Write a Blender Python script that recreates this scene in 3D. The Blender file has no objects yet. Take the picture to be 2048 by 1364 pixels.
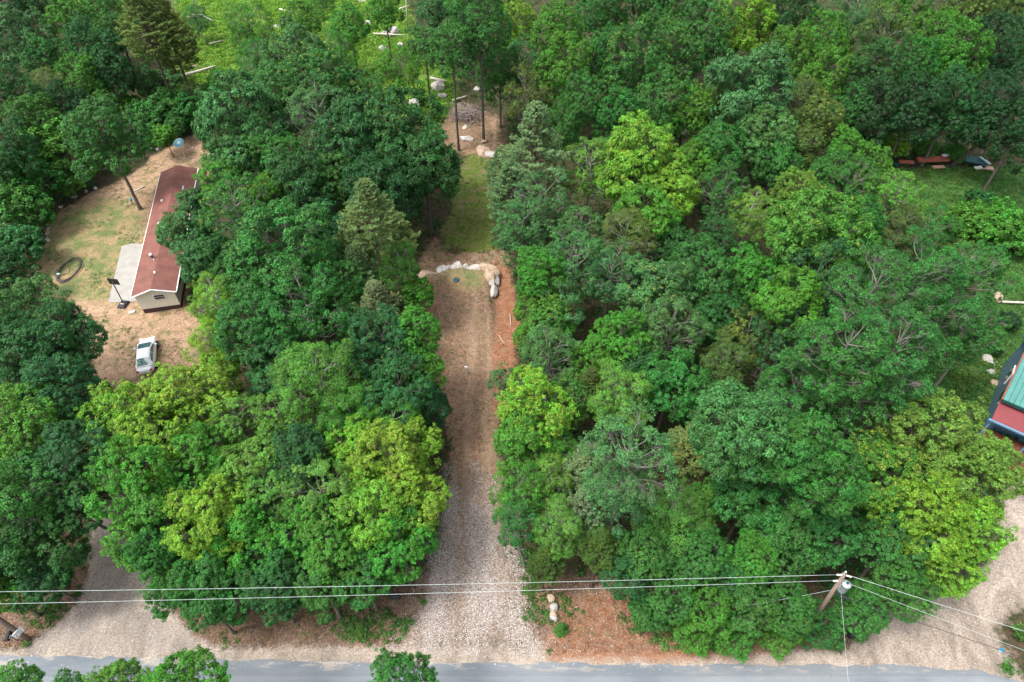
import bpy, math, random
import numpy as np
from mathutils import Vector, Matrix, Euler
R_ = math.radians
sc = bpy.context.scene
# ---------------- camera ----------------
TH = R_(47.8); F = 1365.0; CH = 52.0
cam_d = bpy.data.cameras.new('camera'); cam = bpy.data.objects.new('camera', cam_d)
sc.collection.objects.link(cam); sc.camera = cam
cam_d.sensor_width = 36; cam_d.lens = 36 * F / 2048; cam_d.clip_end = 4000; cam_d.clip_start = 0.5
cam.location = (0, 0, CH); cam.rotation_euler = (R_(90) - TH, 0, 0)
# ---------------- sky, sun, exposure ----------------
SUN_EL, SUN_AZ = R_(64), R_(-112)           # azimuth from north (+y) towards east
w = bpy.data.worlds.new('World'); sc.world = w; w.use_nodes = True
wt = w.node_tree; bg = wt.nodes['Background']
sky = wt.nodes.new('ShaderNodeTexSky'); sky.sky_type = 'NISHITA'; sky.sun_disc = False
sky.sun_elevation = SUN_EL; sky.sun_rotation = SUN_AZ; sky.dust_density = 4.0; sky.air_density = 1.0
hs = wt.nodes.new('ShaderNodeHueSaturation'); hs.inputs['Saturation'].default_value = 0.32
wt.links.new(sky.outputs[0], hs.inputs['Color']); wt.links.new(hs.outputs[0], bg.inputs['Color'])
bg.inputs['Strength'].default_value = 0.15
sl = bpy.data.lights.new('sun', 'SUN'); sl.energy = 1.4; sl.angle = R_(15); sl.color = (1, 0.96, 0.90)
so = bpy.data.objects.new('sun', sl); sc.collection.objects.link(so)
sd = Vector((math.sin(SUN_AZ) * math.cos(SUN_EL), math.cos(SUN_AZ) * math.cos(SUN_EL), math.sin(SUN_EL)))
so.rotation_euler = sd.to_track_quat('Z', 'Y').to_euler(); so.location = (0, 60, 90)
sc.view_settings.view_transform = 'Standard'; sc.view_settings.look = 'None'
sc.view_settings.gamma = 1.0; sc.view_settings.use_curve_mapping = False
sc.view_settings.exposure = 1.3
sc.render.engine = 'CYCLES'
try:
    sc.cycles.max_bounces = 5; sc.cycles.diffuse_bounces = 3; sc.cycles.glossy_bounces = 2
    sc.cycles.transmission_bounces = 3; sc.cycles.transparent_max_bounces = 4
except Exception: pass
SN, CS = math.sin(TH), math.cos(TH)
def at(px, py, z=0.0):
    u, v = px - 1024, py - 682
    t = (CH - z) / (SN + CS * v / F)
    return Vector((u / F * t, t * (CS - SN * v / F), z))
def depth(px, py, z=0.0): return (CH - z) / (SN + CS * (py - 682) / F)
rng = np.random.default_rng(7); random.seed(7)

# ---------------- helpers ----------------
COL = sc.collection
def link(name, me, parent=None, mat=None):
    o = bpy.data.objects.new(name, me); COL.objects.link(o)
    if parent: o.parent = parent
    if mat and me and not me.materials: me.materials.append(mat)
    return o
def tag(o, label=None, cat=None, group=None, kind=None):
    if label: o['label'] = label
    if cat: o['category'] = cat
    if group: o['group'] = group
    if kind: o['kind'] = kind
    return o
def empty(name, loc, rz=0.0):
    o = bpy.data.objects.new(name, None); COL.objects.link(o)
    o.location = loc; o.rotation_euler = (0, 0, rz); o.empty_display_size = 0.5; return o
def npmesh(name, V, Fq, attrs=None, smooth=False, mat=None):
    """V (n,3); Fq (m,k) same-size polygons"""
    me = bpy.data.meshes.new(name); V = np.asarray(V, np.float32); Fq = np.asarray(Fq, np.int32)
    k = Fq.shape[1]
    me.vertices.add(len(V)); me.vertices.foreach_set('co', V.ravel())
    me.loops.add(Fq.size); me.loops.foreach_set('vertex_index', Fq.ravel())
    me.polygons.add(len(Fq)); me.polygons.foreach_set('loop_start', np.arange(0, Fq.size, k, dtype=np.int32))
    me.update(calc_edges=True)
    if smooth: me.polygons.foreach_set('use_smooth', np.ones(len(Fq), bool))
    for n, (dom, a) in (attrs or {}).items():
        a = np.asarray(a, np.float32)
        if a.ndim == 2:
            at_ = me.attributes.new(n, 'FLOAT_COLOR', dom)
            at_.data.foreach_set('color', np.hstack([a, np.ones((len(a), 4 - a.shape[1]), np.float32)]).ravel())
        else:
            at_ = me.attributes.new(n, 'FLOAT', dom); at_.data.foreach_set('value', a)
    if mat: me.materials.append(mat)
    me.validate(); return me
class MB:
    """collects simple solids into one mesh"""
    def __init__(s): s.v = []; s.f = []
    def add(s, vs, fs):
        b = len(s.v); s.v += [tuple(v) for v in vs]; s.f += [tuple(i + b for i in f) for f in fs]; return s
    def box(s, c, d, rz=0.0, M=None, taper=1.0):
        cx, cy, cz = c; dx, dy, dz = d[0] / 2, d[1] / 2, d[2] / 2; vs = []
        for z in (-1, 1):
            k = taper if z > 0 else 1
            for x, y in ((-1, -1), (1, -1), (1, 1), (-1, 1)):
                X, Y = x * dx * k, y * dy * k
                p = Vector((cx + X * math.cos(rz) - Y * math.sin(rz), cy + X * math.sin(rz) + Y * math.cos(rz), cz + z * dz))
                vs.append(M @ p if M else p)
        return s.add(vs, [(3, 2, 1, 0), (4, 5, 6, 7), (0, 1, 5, 4), (1, 2, 6, 5), (2, 3, 7, 6), (3, 0, 4, 7)])
    def tube(s, pts, r, n=8, cap=True):
        pts = [Vector(p) for p in pts]; rs = r if isinstance(r, (list, tuple)) else [r] * len(pts)
        b = len(s.v); prev = None
        for i, p in enumerate(pts):
            t = (pts[min(i + 1, len(pts) - 1)] - pts[max(i - 1, 0)]).normalized()
            if prev is None:
                a = t.orthogonal().normalized()
            else:
                a = (prev - t * prev.dot(t)).normalized()
            prev = a; c = t.cross(a)
            for k in range(n):
                g = 2 * math.pi * k / n
                s.v.append(tuple(p + (a * math.cos(g) + c * math.sin(g)) * rs[i]))
        for i in range(len(pts) - 1):
            for k in range(n):
                k2 = (k + 1) % n
                s.f.append((b + i * n + k, b + i * n + k2, b + (i + 1) * n + k2, b + (i + 1) * n + k))
        if cap:
            s.f.append(tuple(b + k for k in reversed(range(n)))); s.f.append(tuple(b + (len(pts) - 1) * n + k for k in range(n)))
        return s
    def lathe(s, prof, n=20, c=(0, 0, 0)):
        b = len(s.v)
        for r, z in prof:
            for k in range(n):
                g = 2 * math.pi * k / n; s.v.append((c[0] + r * math.cos(g), c[1] + r * math.sin(g), c[2] + z))
        for i in range(len(prof) - 1):
            for k in range(n):
                k2 = (k + 1) % n; s.f.append((b + i * n + k, b + i * n + k2, b + (i + 1) * n + k2, b + (i + 1) * n + k))
        return s
    def mesh(s, name, mat=None, smooth=False):
        me = bpy.data.meshes.new(name); me.from_pydata(s.v, [], s.f); me.update()
        if smooth: me.polygons.foreach_set('use_smooth', [True] * len(me.polygons))
        if mat: me.materials.append(mat)
        return me
    def obj(s, name, mat, parent=None, smooth=False, bevel=0):
        o = link(name, s.mesh(name, mat, smooth), parent)
        if bevel:
            m = o.modifiers.new('bevel', 'BEVEL'); m.width = bevel; m.segments = 2; m.limit_method = 'ANGLE'
        return o

# ---------------- materials ----------------
def newmat(name):
    m = bpy.data.materials.new(name); m.use_nodes = True; nt = m.node_tree
    return m, nt, nt.nodes['Principled BSDF']
class G:
    """tiny node-graph helper"""
    def __init__(s, nt): s.nt = nt
    def n(s, t, **kw):
        x = s.nt.nodes.new(t)
        for k, v in kw.items(): setattr(x, k, v)
        return x
    def l(s, a, b): s.nt.links.new(a, b)
    def set(s, inp, v):
        if hasattr(v, 'node'): s.l(v, inp)
        elif isinstance(v, (tuple, list)): inp.default_value = tuple(v) + (1,) * (len(inp.default_value) - len(v)) if len(inp.default_value) > len(v) else tuple(v)
        else: inp.default_value = v
    def math(s, op, a, b=0.0, c=None, clamp=False):
        x = s.n('ShaderNodeMath', operation=op); x.use_clamp = clamp
        s.set(x.inputs[0], a); s.set(x.inputs[1], b)
        if c is not None: s.set(x.inputs[2], c)
        return x.outputs[0]
    def mix(s, f, a, b, bt='MIX'):
        x = s.n('ShaderNodeMix', data_type='RGBA', blend_type=bt); s.set(x.inputs[0], f); s.set(x.inputs[6], a); s.set(x.inputs[7], b)
        return x.outputs[2]
    def noise(s, scale, detail=4, rough=0.55, vec=None, dist=0.0):
        x = s.n('ShaderNodeTexNoise'); x.inputs['Scale'].default_value = scale; x.inputs['Detail'].default_value = detail
        x.inputs['Roughness'].default_value = rough; x.inputs['Distortion'].default_value = dist
        if vec is not None: s.l(vec, x.inputs['Vector'])
        return x.outputs['Fac']
    def rng(s, v, a, b, c=0.0, d=1.0):
        x = s.n('ShaderNodeMapRange'); x.clamp = True
        s.set(x.inputs[0], v); s.set(x.inputs[1], a); s.set(x.inputs[2], b); s.set(x.inputs[3], c); s.set(x.inputs[4], d)
        return x.outputs[0]
    def scaled(s, vec, v):
        x = s.n('ShaderNodeVectorMath', operation='MULTIPLY'); s.l(vec, x.inputs[0]); x.inputs[1].default_value = v; return x.outputs[0]
def simple(name, col, rough=0.6, var=0.12, scale=6.0, metal=0.0, spec=0.4, bump=0.0, stretch=(1, 1, 1)):
    m, nt, b = newmat(name); g = G(nt)
    tc = g.n('ShaderNodeTexCoord').outputs['Object']; v = g.scaled(tc, stretch)
    n1 = g.noise(scale, 5, 0.6, v); f = g.rng(n1, 0.3, 0.7, 1 - var, 1 + var)
    mul = g.n('ShaderNodeVectorMath', operation='SCALE'); mul.inputs[0].default_value = col; g.l(f, mul.inputs['Scale'])
    g.l(mul.outputs[0], b.inputs['Base Color']); b.inputs['Roughness'].default_value = rough; b.inputs['Metallic'].default_value = metal
    b.inputs['Specular IOR Level'].default_value = spec
    if bump:
        bp = g.n('ShaderNodeBump'); bp.inputs['Strength'].default_value = bump; bp.inputs['Distance'].default_value = 0.02
        g.l(n1, bp.inputs['Height']); g.l(bp.outputs[0], b.inputs['Normal'])
    return m
def leaf_material(name, trans=0.27, rough=0.5, tipcol=(0.46, 0.36, 0.05)):
    m, nt, b = newmat(name); g = G(nt)
    oi = g.n('ShaderNodeObjectInfo')
    a1 = g.n('ShaderNodeAttribute', attribute_name='leafvar').outputs['Fac']
    a2 = g.n('ShaderNodeAttribute', attribute_name='clumpvar').outputs['Fac']
    a3 = g.n('ShaderNodeAttribute', attribute_name='tip').outputs['Fac']
    val = g.math('MULTIPLY', g.rng(a1, 0, 1, 0.5, 1.5), g.rng(a2, 0, 1, 0.66, 1.34))
    h = g.n('ShaderNodeHueSaturation'); g.l(oi.outputs['Color'], h.inputs['Color'])
    g.l(g.math('ADD', g.rng(a2, 0, 1, 0.488, 0.512), g.math('MULTIPLY', g.math('SUBTRACT', oi.outputs['Random'], 0.5), 0.02)), h.inputs['Hue'])
    ps = g.n('ShaderNodeNewGeometry').outputs['Position']
    nz_ = g.rng(g.noise(0.8, 3, .6, ps), .36, .64, .82, 1.2)
    g.l(g.math('MULTIPLY', val, nz_), h.inputs['Value'])
    h2 = g.mix(g.rng(g.noise(0.55, 3, .6, g.scaled(ps, (1, 1, 1.3))), .42, .62, 0, .55), h.outputs[0], g.mix(1.0, h.outputs[0], (1.32, 1.08, .85), 'MULTIPLY'))
    istip = g.math('LESS_THAN', a3, oi.outputs['Alpha'])
    tc = g.mix(a1, tipcol, (0.30, 0.36, 0.05))
    c = g.mix(g.math('MULTIPLY', istip, 0.7), h2, tc)
    g.l(c, b.inputs['Base Color']); b.inputs['Roughness'].default_value = rough; b.inputs['Specular IOR Level'].default_value = 0.22
    tr = g.n('ShaderNodeBsdfTranslucent'); g.l(g.mix(1.0, c, (1.0, 1.12, 0.55), 'MULTIPLY'), tr.inputs['Color'])
    mx = g.n('ShaderNodeMixShader'); mx.inputs[0].default_value = trans
    g.l(b.outputs[0], mx.inputs[1]); g.l(tr.outputs[0], mx.inputs[2]); g.l(mx.outputs[0], nt.nodes['Material Output'].inputs[0])
    return m
LEAF = leaf_material('broad_leaves')
NEEDLE = leaf_material('pine_needles', 0.2, 0.6, (0.22, 0.24, 0.06))
def bark_material():
    m, nt, b = newmat('bark'); g = G(nt)
    oi = g.n('ShaderNodeObjectInfo'); tc = g.n('ShaderNodeNewGeometry').outputs['Position']
    n1 = g.noise(4.0, 6, 0.7, g.scaled(tc, (2.5, 2.5, 0.5)))
    c = g.mix(g.rng(n1, 0.35, 0.7), oi.outputs['Color'], g.mix(1.0, oi.outputs['Color'], (0.35, 0.33, 0.3), 'MULTIPLY'))
    g.l(c, b.inputs['Base Color']); b.inputs['Roughness'].default_value = 0.85; b.inputs['Specular IOR Level'].default_value = 0.2
    return m
BARK = bark_material()

# ================= GROUND =================
ZONES = {   # outlines in photograph pixels, dropped onto the ground plane
 'yard': [(85,590),(80,520),(100,450),(120,425),(180,385),(240,362),(290,330),(300,312),(345,292),(375,275),(430,250),(440,330),(400,400),(395,520),(375,620),(410,640),(425,720),(400,790),(330,800),(260,830),(225,840),(195,780),(185,700),(160,640),(120,610)],
 'lawn': [(85,590),(80,520),(100,450),(125,430),(200,395),(255,400),(290,430),(275,500),(240,560),(225,610),(160,600),(120,605)],
 'side': [(225,790),(262,800),(255,900),(250,1000),(240,1050),(262,1090),(300,1150),(350,1230),(395,1275),(470,1306),(470,1322),(-60,1322),(-60,1306),(40,1295),(110,1250),(160,1200),(180,1120),(185,1050),(205,900)],
 'verge': [(-300,1296),(60,1296),(420,1292),(700,1288),(1050,1290),(1300,1290),(1560,1294),(1700,1300),(1760,1280),(1850,1290),(2100,1380),(2100,1420),(-300,1420)],
 'lot': [(1690,1325),(1700,1290),(1760,1250),(1830,1200),(1930,1170),(1975,1130),(1990,1050),(2000,980),(2030,930),(2300,900),(2300,1200),(2030,1220),(1990,1260),(2040,1340),(2060,1400),(1800,1400)],
 'drive': [(895,1090),(900,960),(898,880),(880,800),(868,720),(858,650),(850,585),(838,558),(905,535),(985,535),(1000,585),(1015,650),(1025,700),(1012,790),(995,860),(1003,960),(1000,1090)],
 'gravel': [(795,1294),(815,1270),(838,1225),(848,1180),(866,1120),(882,1060),(888,1010),(900,940),(925,1000),(948,935),(965,1010),(990,960),(996,1040),(1022,1090),(1038,1130),(1042,1200),(1052,1240),(1078,1283),(1084,1294)],
 'red': [(985,520),(1020,540),(1040,640),(1030,720),(1010,800),(985,820),(985,700),(990,620),(992,585),(990,545)],
 'redbank': [(1100,1196),(1200,1185),(1260,1195),(1300,1240),(1400,1290),(1560,1292),(1560,1304),(1300,1320),(1100,1318),(1085,1290),(1105,1250)],
 'mown': [(925,335),(935,305),(985,300),(1012,330),(990,380),(1000,430),(985,470),(992,500),(940,512),(915,490),(890,500),(884,455),(905,420),(900,385)],
 'slash': [(868,300),(862,240),(900,190),(960,215),(1010,225),(1025,300),(1000,330),(930,318)],
 'moundgrass': [(885,556),(905,546),(980,548),(982,585),(930,600),(900,590)],
 'strip': [(840,505),(870,470),(900,505),(1010,500),(1030,530),(985,545),(850,548),(830,540)],
 'meadow': [(1800,338),(2200,330),(2200,790),(2000,830),(1880,830),(1860,740),(1950,650),(1960,560),(1880,480),(1820,420),(1760,360)],
 'fern': [(330,190),(345,130),(320,60),(360,-30),(800,-30),(830,60),(900,110),(915,200),(880,260),(830,230),(740,190),(640,150),(500,190),(430,215)],
 'litter': [(-40,1180),(170,1150),(190,1080),(240,1150),(330,1230),(430,1215),(840,1180),(860,1120),(890,1120),(840,1290),(-40,1305)],
 'litter2': [(1040,1150),(1300,1160),(1560,1230),(1700,1250),(1700,1300),(1060,1290)],
}
fx = np.arange(-104, 104.01, 0.32); fy = np.arange(9, 150.01, 0.32)
GX = np.concatenate([[-1600, -700, -300, -160], fx, [160, 300, 700, 1600]])
GY = np.concatenate([[-900, -300, -80, -15], fy, [175, 260, 500, 900, 2200]])
XX, YY = np.meshgrid(GX, GY); P2 = np.stack([XX.ravel(), YY.ravel()], 1)
def polymask(P, poly, soft=0.9):
    q = np.array([at(x, y)[:2] for x, y in poly]); n = len(q)
    inside = np.zeros(len(P), bool); d2 = np.full(len(P), 1e9)
    for i in range(n):
        a, b = q[i], q[(i + 1) % n]
        c = ((a[1] > P[:, 1]) != (b[1] > P[:, 1]))
        with np.errstate(divide='ignore', invalid='ignore'):
            xi = (b[0] - a[0]) * (P[:, 1] - a[1]) / (b[1] - a[1] + 1e-12) + a[0]
        inside ^= c & (P[:, 0] < xi)
        ab = b - a; t = np.clip(((P - a) @ ab) / (ab @ ab + 1e-9), 0, 1)
        dd = P - (a + t[:, None] * ab); d2 = np.minimum(d2, (dd ** 2).sum(1))
    sd = np.sqrt(d2) * np.where(inside, 1, -1)
    return np.clip(0.5 + sd / (2 * soft), 0, 1), sd
SOFT = dict(yard=1.2, lawn=2.0, gravel=1.6, side=.9, verge=.9, litter=2.5, litter2=2.5, fern=5, meadow=2.5, moundgrass=1.5, slash=2, mown=1.4, drive=1.0)
MK = {}; SD = {}
for k, p in ZONES.items(): MK[k], SD[k] = polymask(P2, p, SOFT.get(k, 1.2))
# mound with the boulder wall: real height
def smooth(t): t = np.clip(t, 0, 1); return t * t * (3 - 2 * t)
MOUND = [(852,562),(880,552),(915,542),(985,548),(985,580),(990,640),(985,720),(880,720),(862,640)]
def relief(P):
    _, s = polymask(P, MOUND); y0 = at(900, 548)[1]; y1 = at(900, 720)[1]
    rise = smooth(s / 0.9 + 0.25) * smooth((P[:, 1] - y1) / (y0 - y1) * 1.3) * 1.0
    x, y = P[:, 0], P[:, 1]
    und = 0.10 * np.sin(x * .23 + 1.3) * np.cos(y * .19) + 0.06 * np.sin(x * .61 + y * .43)
    k = smooth((y - 17.5) / 4) * (1 - smooth((y - 150) / 20))
    return rise + und * k * (np.abs(x) < 150)
Z = relief(P2)
def gz(x, y): return float(relief(np.array([[x, y]]))[0])
ny, nx = XX.shape
idx = np.arange(nx * ny).reshape(ny, nx)
FQ = np.stack([idx[:-1, :-1], idx[:-1, 1:], idx[1:, 1:], idx[1:, :-1]], -1).reshape(-1, 4)
sand = np.maximum.reduce([MK['side'], MK['verge'], MK['lot']])
tan = MK['yard']
m1 = np.stack([sand, tan, MK['gravel']], 1)
m2 = np.stack([np.maximum.reduce([MK['drive'], MK['slash'] * .6, MK['strip'] * .85]), np.maximum(MK['red'], MK['redbank']), np.maximum(MK['lawn'], MK['moundgrass'] * .8)], 1)
m3 = np.stack([MK['mown'], MK['meadow'], MK['fern']], 1)
m4 = np.stack([np.maximum(MK['litter'], MK['litter2']), MK['side'], MK['lot']], 1)
def ground_material():
    m, nt, b = newmat('ground'); g = G(nt)
    pos = g.n('ShaderNodeNewGeometry').outputs['Position']
    A = []
    for nme in ('m1', 'm2', 'm3', 'm4'):
        s = g.n('ShaderNodeSeparateColor'); g.l(g.n('ShaderNodeAttribute', attribute_name=nme).outputs['Color'], s.inputs[0]); A.append(s.outputs)
    nb = g.noise(0.35, 5, 0.65, pos); nm = g.noise(1.6, 6, 0.68, pos); nf = g.noise(7.0, 5, 0.7, pos); nv = g.noise(26, 3, 0.6, pos)
    edge = g.math('ADD', g.math('MULTIPLY', nb, 0.45), g.math('MULTIPLY', nm, 0.75))      # ~0.6 mean
    edge = g.math('SUBTRACT', edge, 0.6)
    def mask(a, k=1.0, w_=0.10):
        return g.rng(g.math('ADD', a, g.math('MULTIPLY', edge, k)), 0.5 - w_, 0.5 + w_)
    val = g.math('ADD', g.rng(nf, 0.32, 0.68, 0.5, 1.28), g.rng(nv, 0.32, 0.68, -0.26, 0.32))
    def two(c1, c2, f, a=.4, b_=.6): return g.mix(g.rng(f, a, b_), c1, c2)
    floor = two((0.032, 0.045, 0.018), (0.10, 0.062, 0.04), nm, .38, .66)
    litter = two((0.18, 0.115, 0.085), (0.085, 0.09, 0.035), nm, .48, .66)
    vc = g.n('ShaderNodeTexVoronoi'); vc.inputs['Scale'].default_value = 9; g.l(pos, vc.inputs['Vector'])
    bw = g.n('ShaderNodeSeparateColor'); g.l(vc.outputs['Color'], bw.inputs[0])
    litter = g.mix(g.rng(bw.outputs[0], .72, .8, 0, .5), litter, (0.32, 0.20, 0.15))
    fern = two((0.05, 0.13, 0.02), (0.14, 0.22, 0.04), nm)
    meadow = two((0.030, 0.085, 0.020), (0.08, 0.15, 0.035), nb, .4, .62)
    meadow = g.mix(g.rng(g.noise(0.12, 3, .5, pos), .5, .62, 0, .6), meadow, (0.10, 0.12, 0.03))
    mown = two((0.065, 0.115, 0.018), (0.125, 0.14, 0.035), nm, .42, .56); mown = g.mix(g.rng(g.noise(.7, 5, .7, pos), .54, .62, 0, .8), mown, (0.17, 0.13, 0.08))
    tanc = two((0.43, 0.29, 0.19), (0.29, 0.185, 0.115), nm, .35, .65)
    tanc = g.mix(g.rng(g.noise(0.9, 5, .7, pos, .6), .52, .62, 0, .75), tanc, (0.13, 0.14, 0.055))
    lawn = two((0.13, 0.165, 0.06), (0.30, 0.22, 0.115), g.noise(0.5, 6, .7, pos), .42, .58)
    sandc = two((0.41, 0.345, 0.28), (0.23, 0.19, 0.155), g.noise(0.45, 6, .7, g.scaled(pos, (1, .55, 1)), 1.0), .38, .62)
    grey = g.rng(g.noise(0.8, 5, .65, g.scaled(pos, (1.6, .35, 1)), 1.5), .5, .66, 0, .55)
    sandc = g.mix(g.math('MULTIPLY', g.math('ADD', g.math('MULTIPLY', grey, 1.1), .25), A[3][1]), sandc, (0.24, 0.222, 0.205))
    brown = two((0.30, 0.185, 0.12), (0.15, 0.09, 0.055), g.noise(2.4, 6, .75, pos, .5), .4, .6)
    brown = g.mix(g.rng(g.noise(0.8, 7, .78, pos, 1.2), .50, .60, 0, .7), brown, (0.115, 0.115, 0.05)); brown = g.mix(g.rng(g.noise(5.0, 6, .75, pos, 1.2), .52, .62, 0, .6), brown, (0.34, 0.25, 0.185))
    tr = g.rng(g.noise(1.2, 4, .6, g.scaled(pos, (1.6, .3, 1)), 2.0), .48, .64, 0, .5)
    brown = g.mix(tr, brown, (0.27, 0.18, 0.12))
    red = two((0.25, 0.105, 0.05), (0.30, 0.165, 0.105), nm, .42, .62)
    v2 = g.n('ShaderNodeTexVoronoi'); v2.inputs['Scale'].default_value = 11; g.l(pos, v2.inputs['Vector'])
    gs = g.n('ShaderNodeSeparateColor'); g.l(v2.outputs['Color'], gs.inputs[0])
    gravel = g.mix(gs.outputs[0], (0.19, 0.145, 0.115), (0.45, 0.385, 0.335))
    gravel = g.mix(g.rng(g.noise(.7, 4, .6, g.scaled(pos, (1.8, .3, 1)), .4), .45, .6, 0, .6), gravel, (0.20, 0.145, 0.11))
    sx = g.n('ShaderNodeSeparateXYZ'); g.l(pos, sx.inputs[0])
    wob = g.math('MULTIPLY', g.math('SUBTRACT', g.noise(.25, 3, .5, pos), .5), 1.6)
    ax_ = g.math('ABSOLUTE', g.math('ADD', g.math('ADD', sx.outputs[0], 3.2), wob))
    rut = g.rng(g.math('ABSOLUTE', g.math('SUBTRACT', ax_, .85)), .5, .12, 0, 1)
    rut = g.math('MULTIPLY', rut, g.rng(nm, .35, .55, .35, 1))
    gravel = g.mix(g.math('MULTIPLY', rut, .6), gravel, (0.23, 0.165, 0.125))
    brown = g.mix(g.math('MULTIPLY', rut, .5), brown, (0.36, 0.25, 0.175))
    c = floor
    c = g.mix(mask(A[3][0], .9, .12), c, litter)
    c = g.mix(mask(A[2][2]), c, fern)
    c = g.mix(mask(A[2][1]), c, meadow)
    c = g.mix(mask(A[2][0], 1.5, .16), c, mown)
    c = g.mix(mask(A[0][1], .9), c, tanc)
    c = g.mix(mask(A[0][0], 1.1, .16), c, sandc)
    c = g.mix(mask(A[1][0], .9), c, brown)
    c = g.mix(mask(A[1][2], 1.1, .2), c, lawn)
    c = g.mix(mask(A[1][1], .9, .15), c, red)
    c = g.mix(g.math('MULTIPLY', mask(A[0][2], 1.6, .28), .85), c, gravel)
    vm = g.n('ShaderNodeVectorMath', operation='SCALE'); g.l(c, vm.inputs[0]); g.l(val, vm.inputs['Scale'])
    g.l(vm.outputs[0], b.inputs['Base Color']); b.inputs['Roughness'].default_value = 0.9; b.inputs['Specular IOR Level'].default_value = 0.15
    bp = g.n('ShaderNodeBump'); bp.inputs['Strength'].default_value = 0.5; bp.inputs['Distance'].default_value = 0.08
    g.l(g.math('ADD', nf, g.math('MULTIPLY', nv, .5)), bp.inputs['Height']); g.l(bp.outputs[0], b.inputs['Normal'])
    return m
GROUND = ground_material()
V3 = np.stack([P2[:, 0], P2[:, 1], Z], 1)
AT = dict(m1=('POINT', m1), m2=('POINT', m2), m3=('POINT', m3), m4=('POINT', m4))
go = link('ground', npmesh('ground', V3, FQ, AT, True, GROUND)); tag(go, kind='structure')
def sheet(name, keys, lift=0.004, extra=None):
    s = np.maximum.reduce([SD[k] for k in keys]) > 0
    if extra is not None: s &= extra
    f = FQ[s[FQ].all(1)]; u, inv = np.unique(f, return_inverse=True)
    o = link(name, npmesh(name, V3[u] + [0, 0, lift], inv.reshape(-1, 4), {k: (d, a[u]) for k, (d, a) in AT.items()}, True, GROUND))
    return tag(o, kind='structure')
sheet('yard', ['yard']); sheet('path', ['drive', 'red'], .008); sheet('gravel_driveway', ['gravel'], .012)
sheet('sandy_driveway', ['side'], .008, P2[:, 1] > 16.3); sheet('dirt_lot', ['lot'], .008, P2[:, 1] > 16.3); sheet('meadow', ['meadow']); sheet('grass_strip', ['mown'])
# road
def road_material():
    m, nt, b = newmat('asphalt'); g = G(nt); pos = g.n('ShaderNodeNewGeometry').outputs['Position']
    n1 = g.noise(0.5, 5, .6, g.scaled(pos, (.35, 1, 1))); n2 = g.noise(30, 3, .6, pos)
    c = g.mix(g.rng(n1, .35, .65), (0.115, 0.135, 0.155), (0.17, 0.19, 0.205))
    sx = g.n('ShaderNodeSeparateXYZ'); g.l(pos, sx.inputs[0])
    f = g.math('MULTIPLY', g.rng(g.noise(0.7, 5, .7, g.scaled(pos, (.5, 2.2, 1))), .52, .6), g.rng(sx.outputs[1], 15.0, 15.9))
    c = g.mix(g.math('MULTIPLY', f, .75), c, (0.42, 0.35, 0.28))
    y_ = sx.outputs[1]; tk = g.math('COMPARE', g.math('ABSOLUTE', g.math('SUBTRACT', y_, 13.9)), 0.75, 0.28)
    c = g.mix(g.math('MULTIPLY', tk, g.rng(n1, .3, .7, .1, .5)), c, (0.24, 0.255, 0.265))
    vr = g.n('ShaderNodeTexVoronoi', feature='DISTANCE_TO_EDGE'); vr.inputs['Scale'].default_value = .22; wn = g.n('ShaderNodeTexNoise'); wn.inputs['Scale'].default_value = 1.2; wn.inputs['Detail'].default_value = 5
    g.l(pos, wn.inputs['Vector']); va = g.n('ShaderNodeVectorMath', operation='MULTIPLY_ADD'); g.l(wn.outputs['Color'], va.inputs[0]); va.inputs[1].default_value = (1.6, 1.6, 0); g.l(pos, va.inputs[2]); g.l(va.outputs[0], vr.inputs['Vector'])
    c = g.mix(g.math('MULTIPLY', g.math('LESS_THAN', vr.outputs['Distance'], .0025), g.rng(n1, .5, .6, 0, .35)), c, (0.07, 0.075, 0.08))
    c = g.mix(g.rng(g.noise(.9, 5, .7, pos, 1.0), .6, .72, 0, .22), c, (0.11, 0.12, 0.13))
    vm = g.n('ShaderNodeVectorMath', operation='SCALE'); g.l(c, vm.inputs[0]); g.l(g.rng(n2, .3, .7, .78, 1.22), vm.inputs['Scale'])
    g.l(vm.outputs[0], b.inputs['Base Color']); b.inputs['Roughness'].default_value = .85
    return m
edge = [(-600,1306),(0,1312),(200,1313),(400,1316),(440,1319),(480,1322),(700,1324),(1024,1326),(1300,1329),(1550,1331),(1700,1333),(1712,1330),(1740,1327),(1830,1334),(1950,1342),(2000,1352),(2060,1372),(2200,1420)]
ew = [at(x, y) for x, y in edge]; ex = np.arange(ew[0].x, ew[-1].x, 0.15)
ey = np.interp(ex, [p.x for p in ew], [p.y for p in ew])
rr = np.random.default_rng(3); ey = ey + 0.05 * np.convolve(rr.normal(0, 1, len(ex)), np.ones(5) / 2.2, 'same') + 0.05 * np.convolve(rr.normal(0, 1, len(ex)), np.ones(19) / 4.4, 'same')
rows = [ey, ey - 0.6, ey - 3.5, ey - 7.2]; zz = [0.010, 0.03, 0.06, 0.02]
RV = np.concatenate([np.stack([ex, r, np.full(len(ex), z)], 1) for r, z in zip(rows, zz)]); n = len(ex)
ri = np.arange(4 * n).reshape(4, n); RF = np.stack([ri[1:, :-1], ri[1:, 1:], ri[:-1, 1:], ri[:-1, :-1]], -1).reshape(-1, 4)
tag(link('road', npmesh('road', RV, RF, None, True, road_material())), kind='structure')

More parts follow.
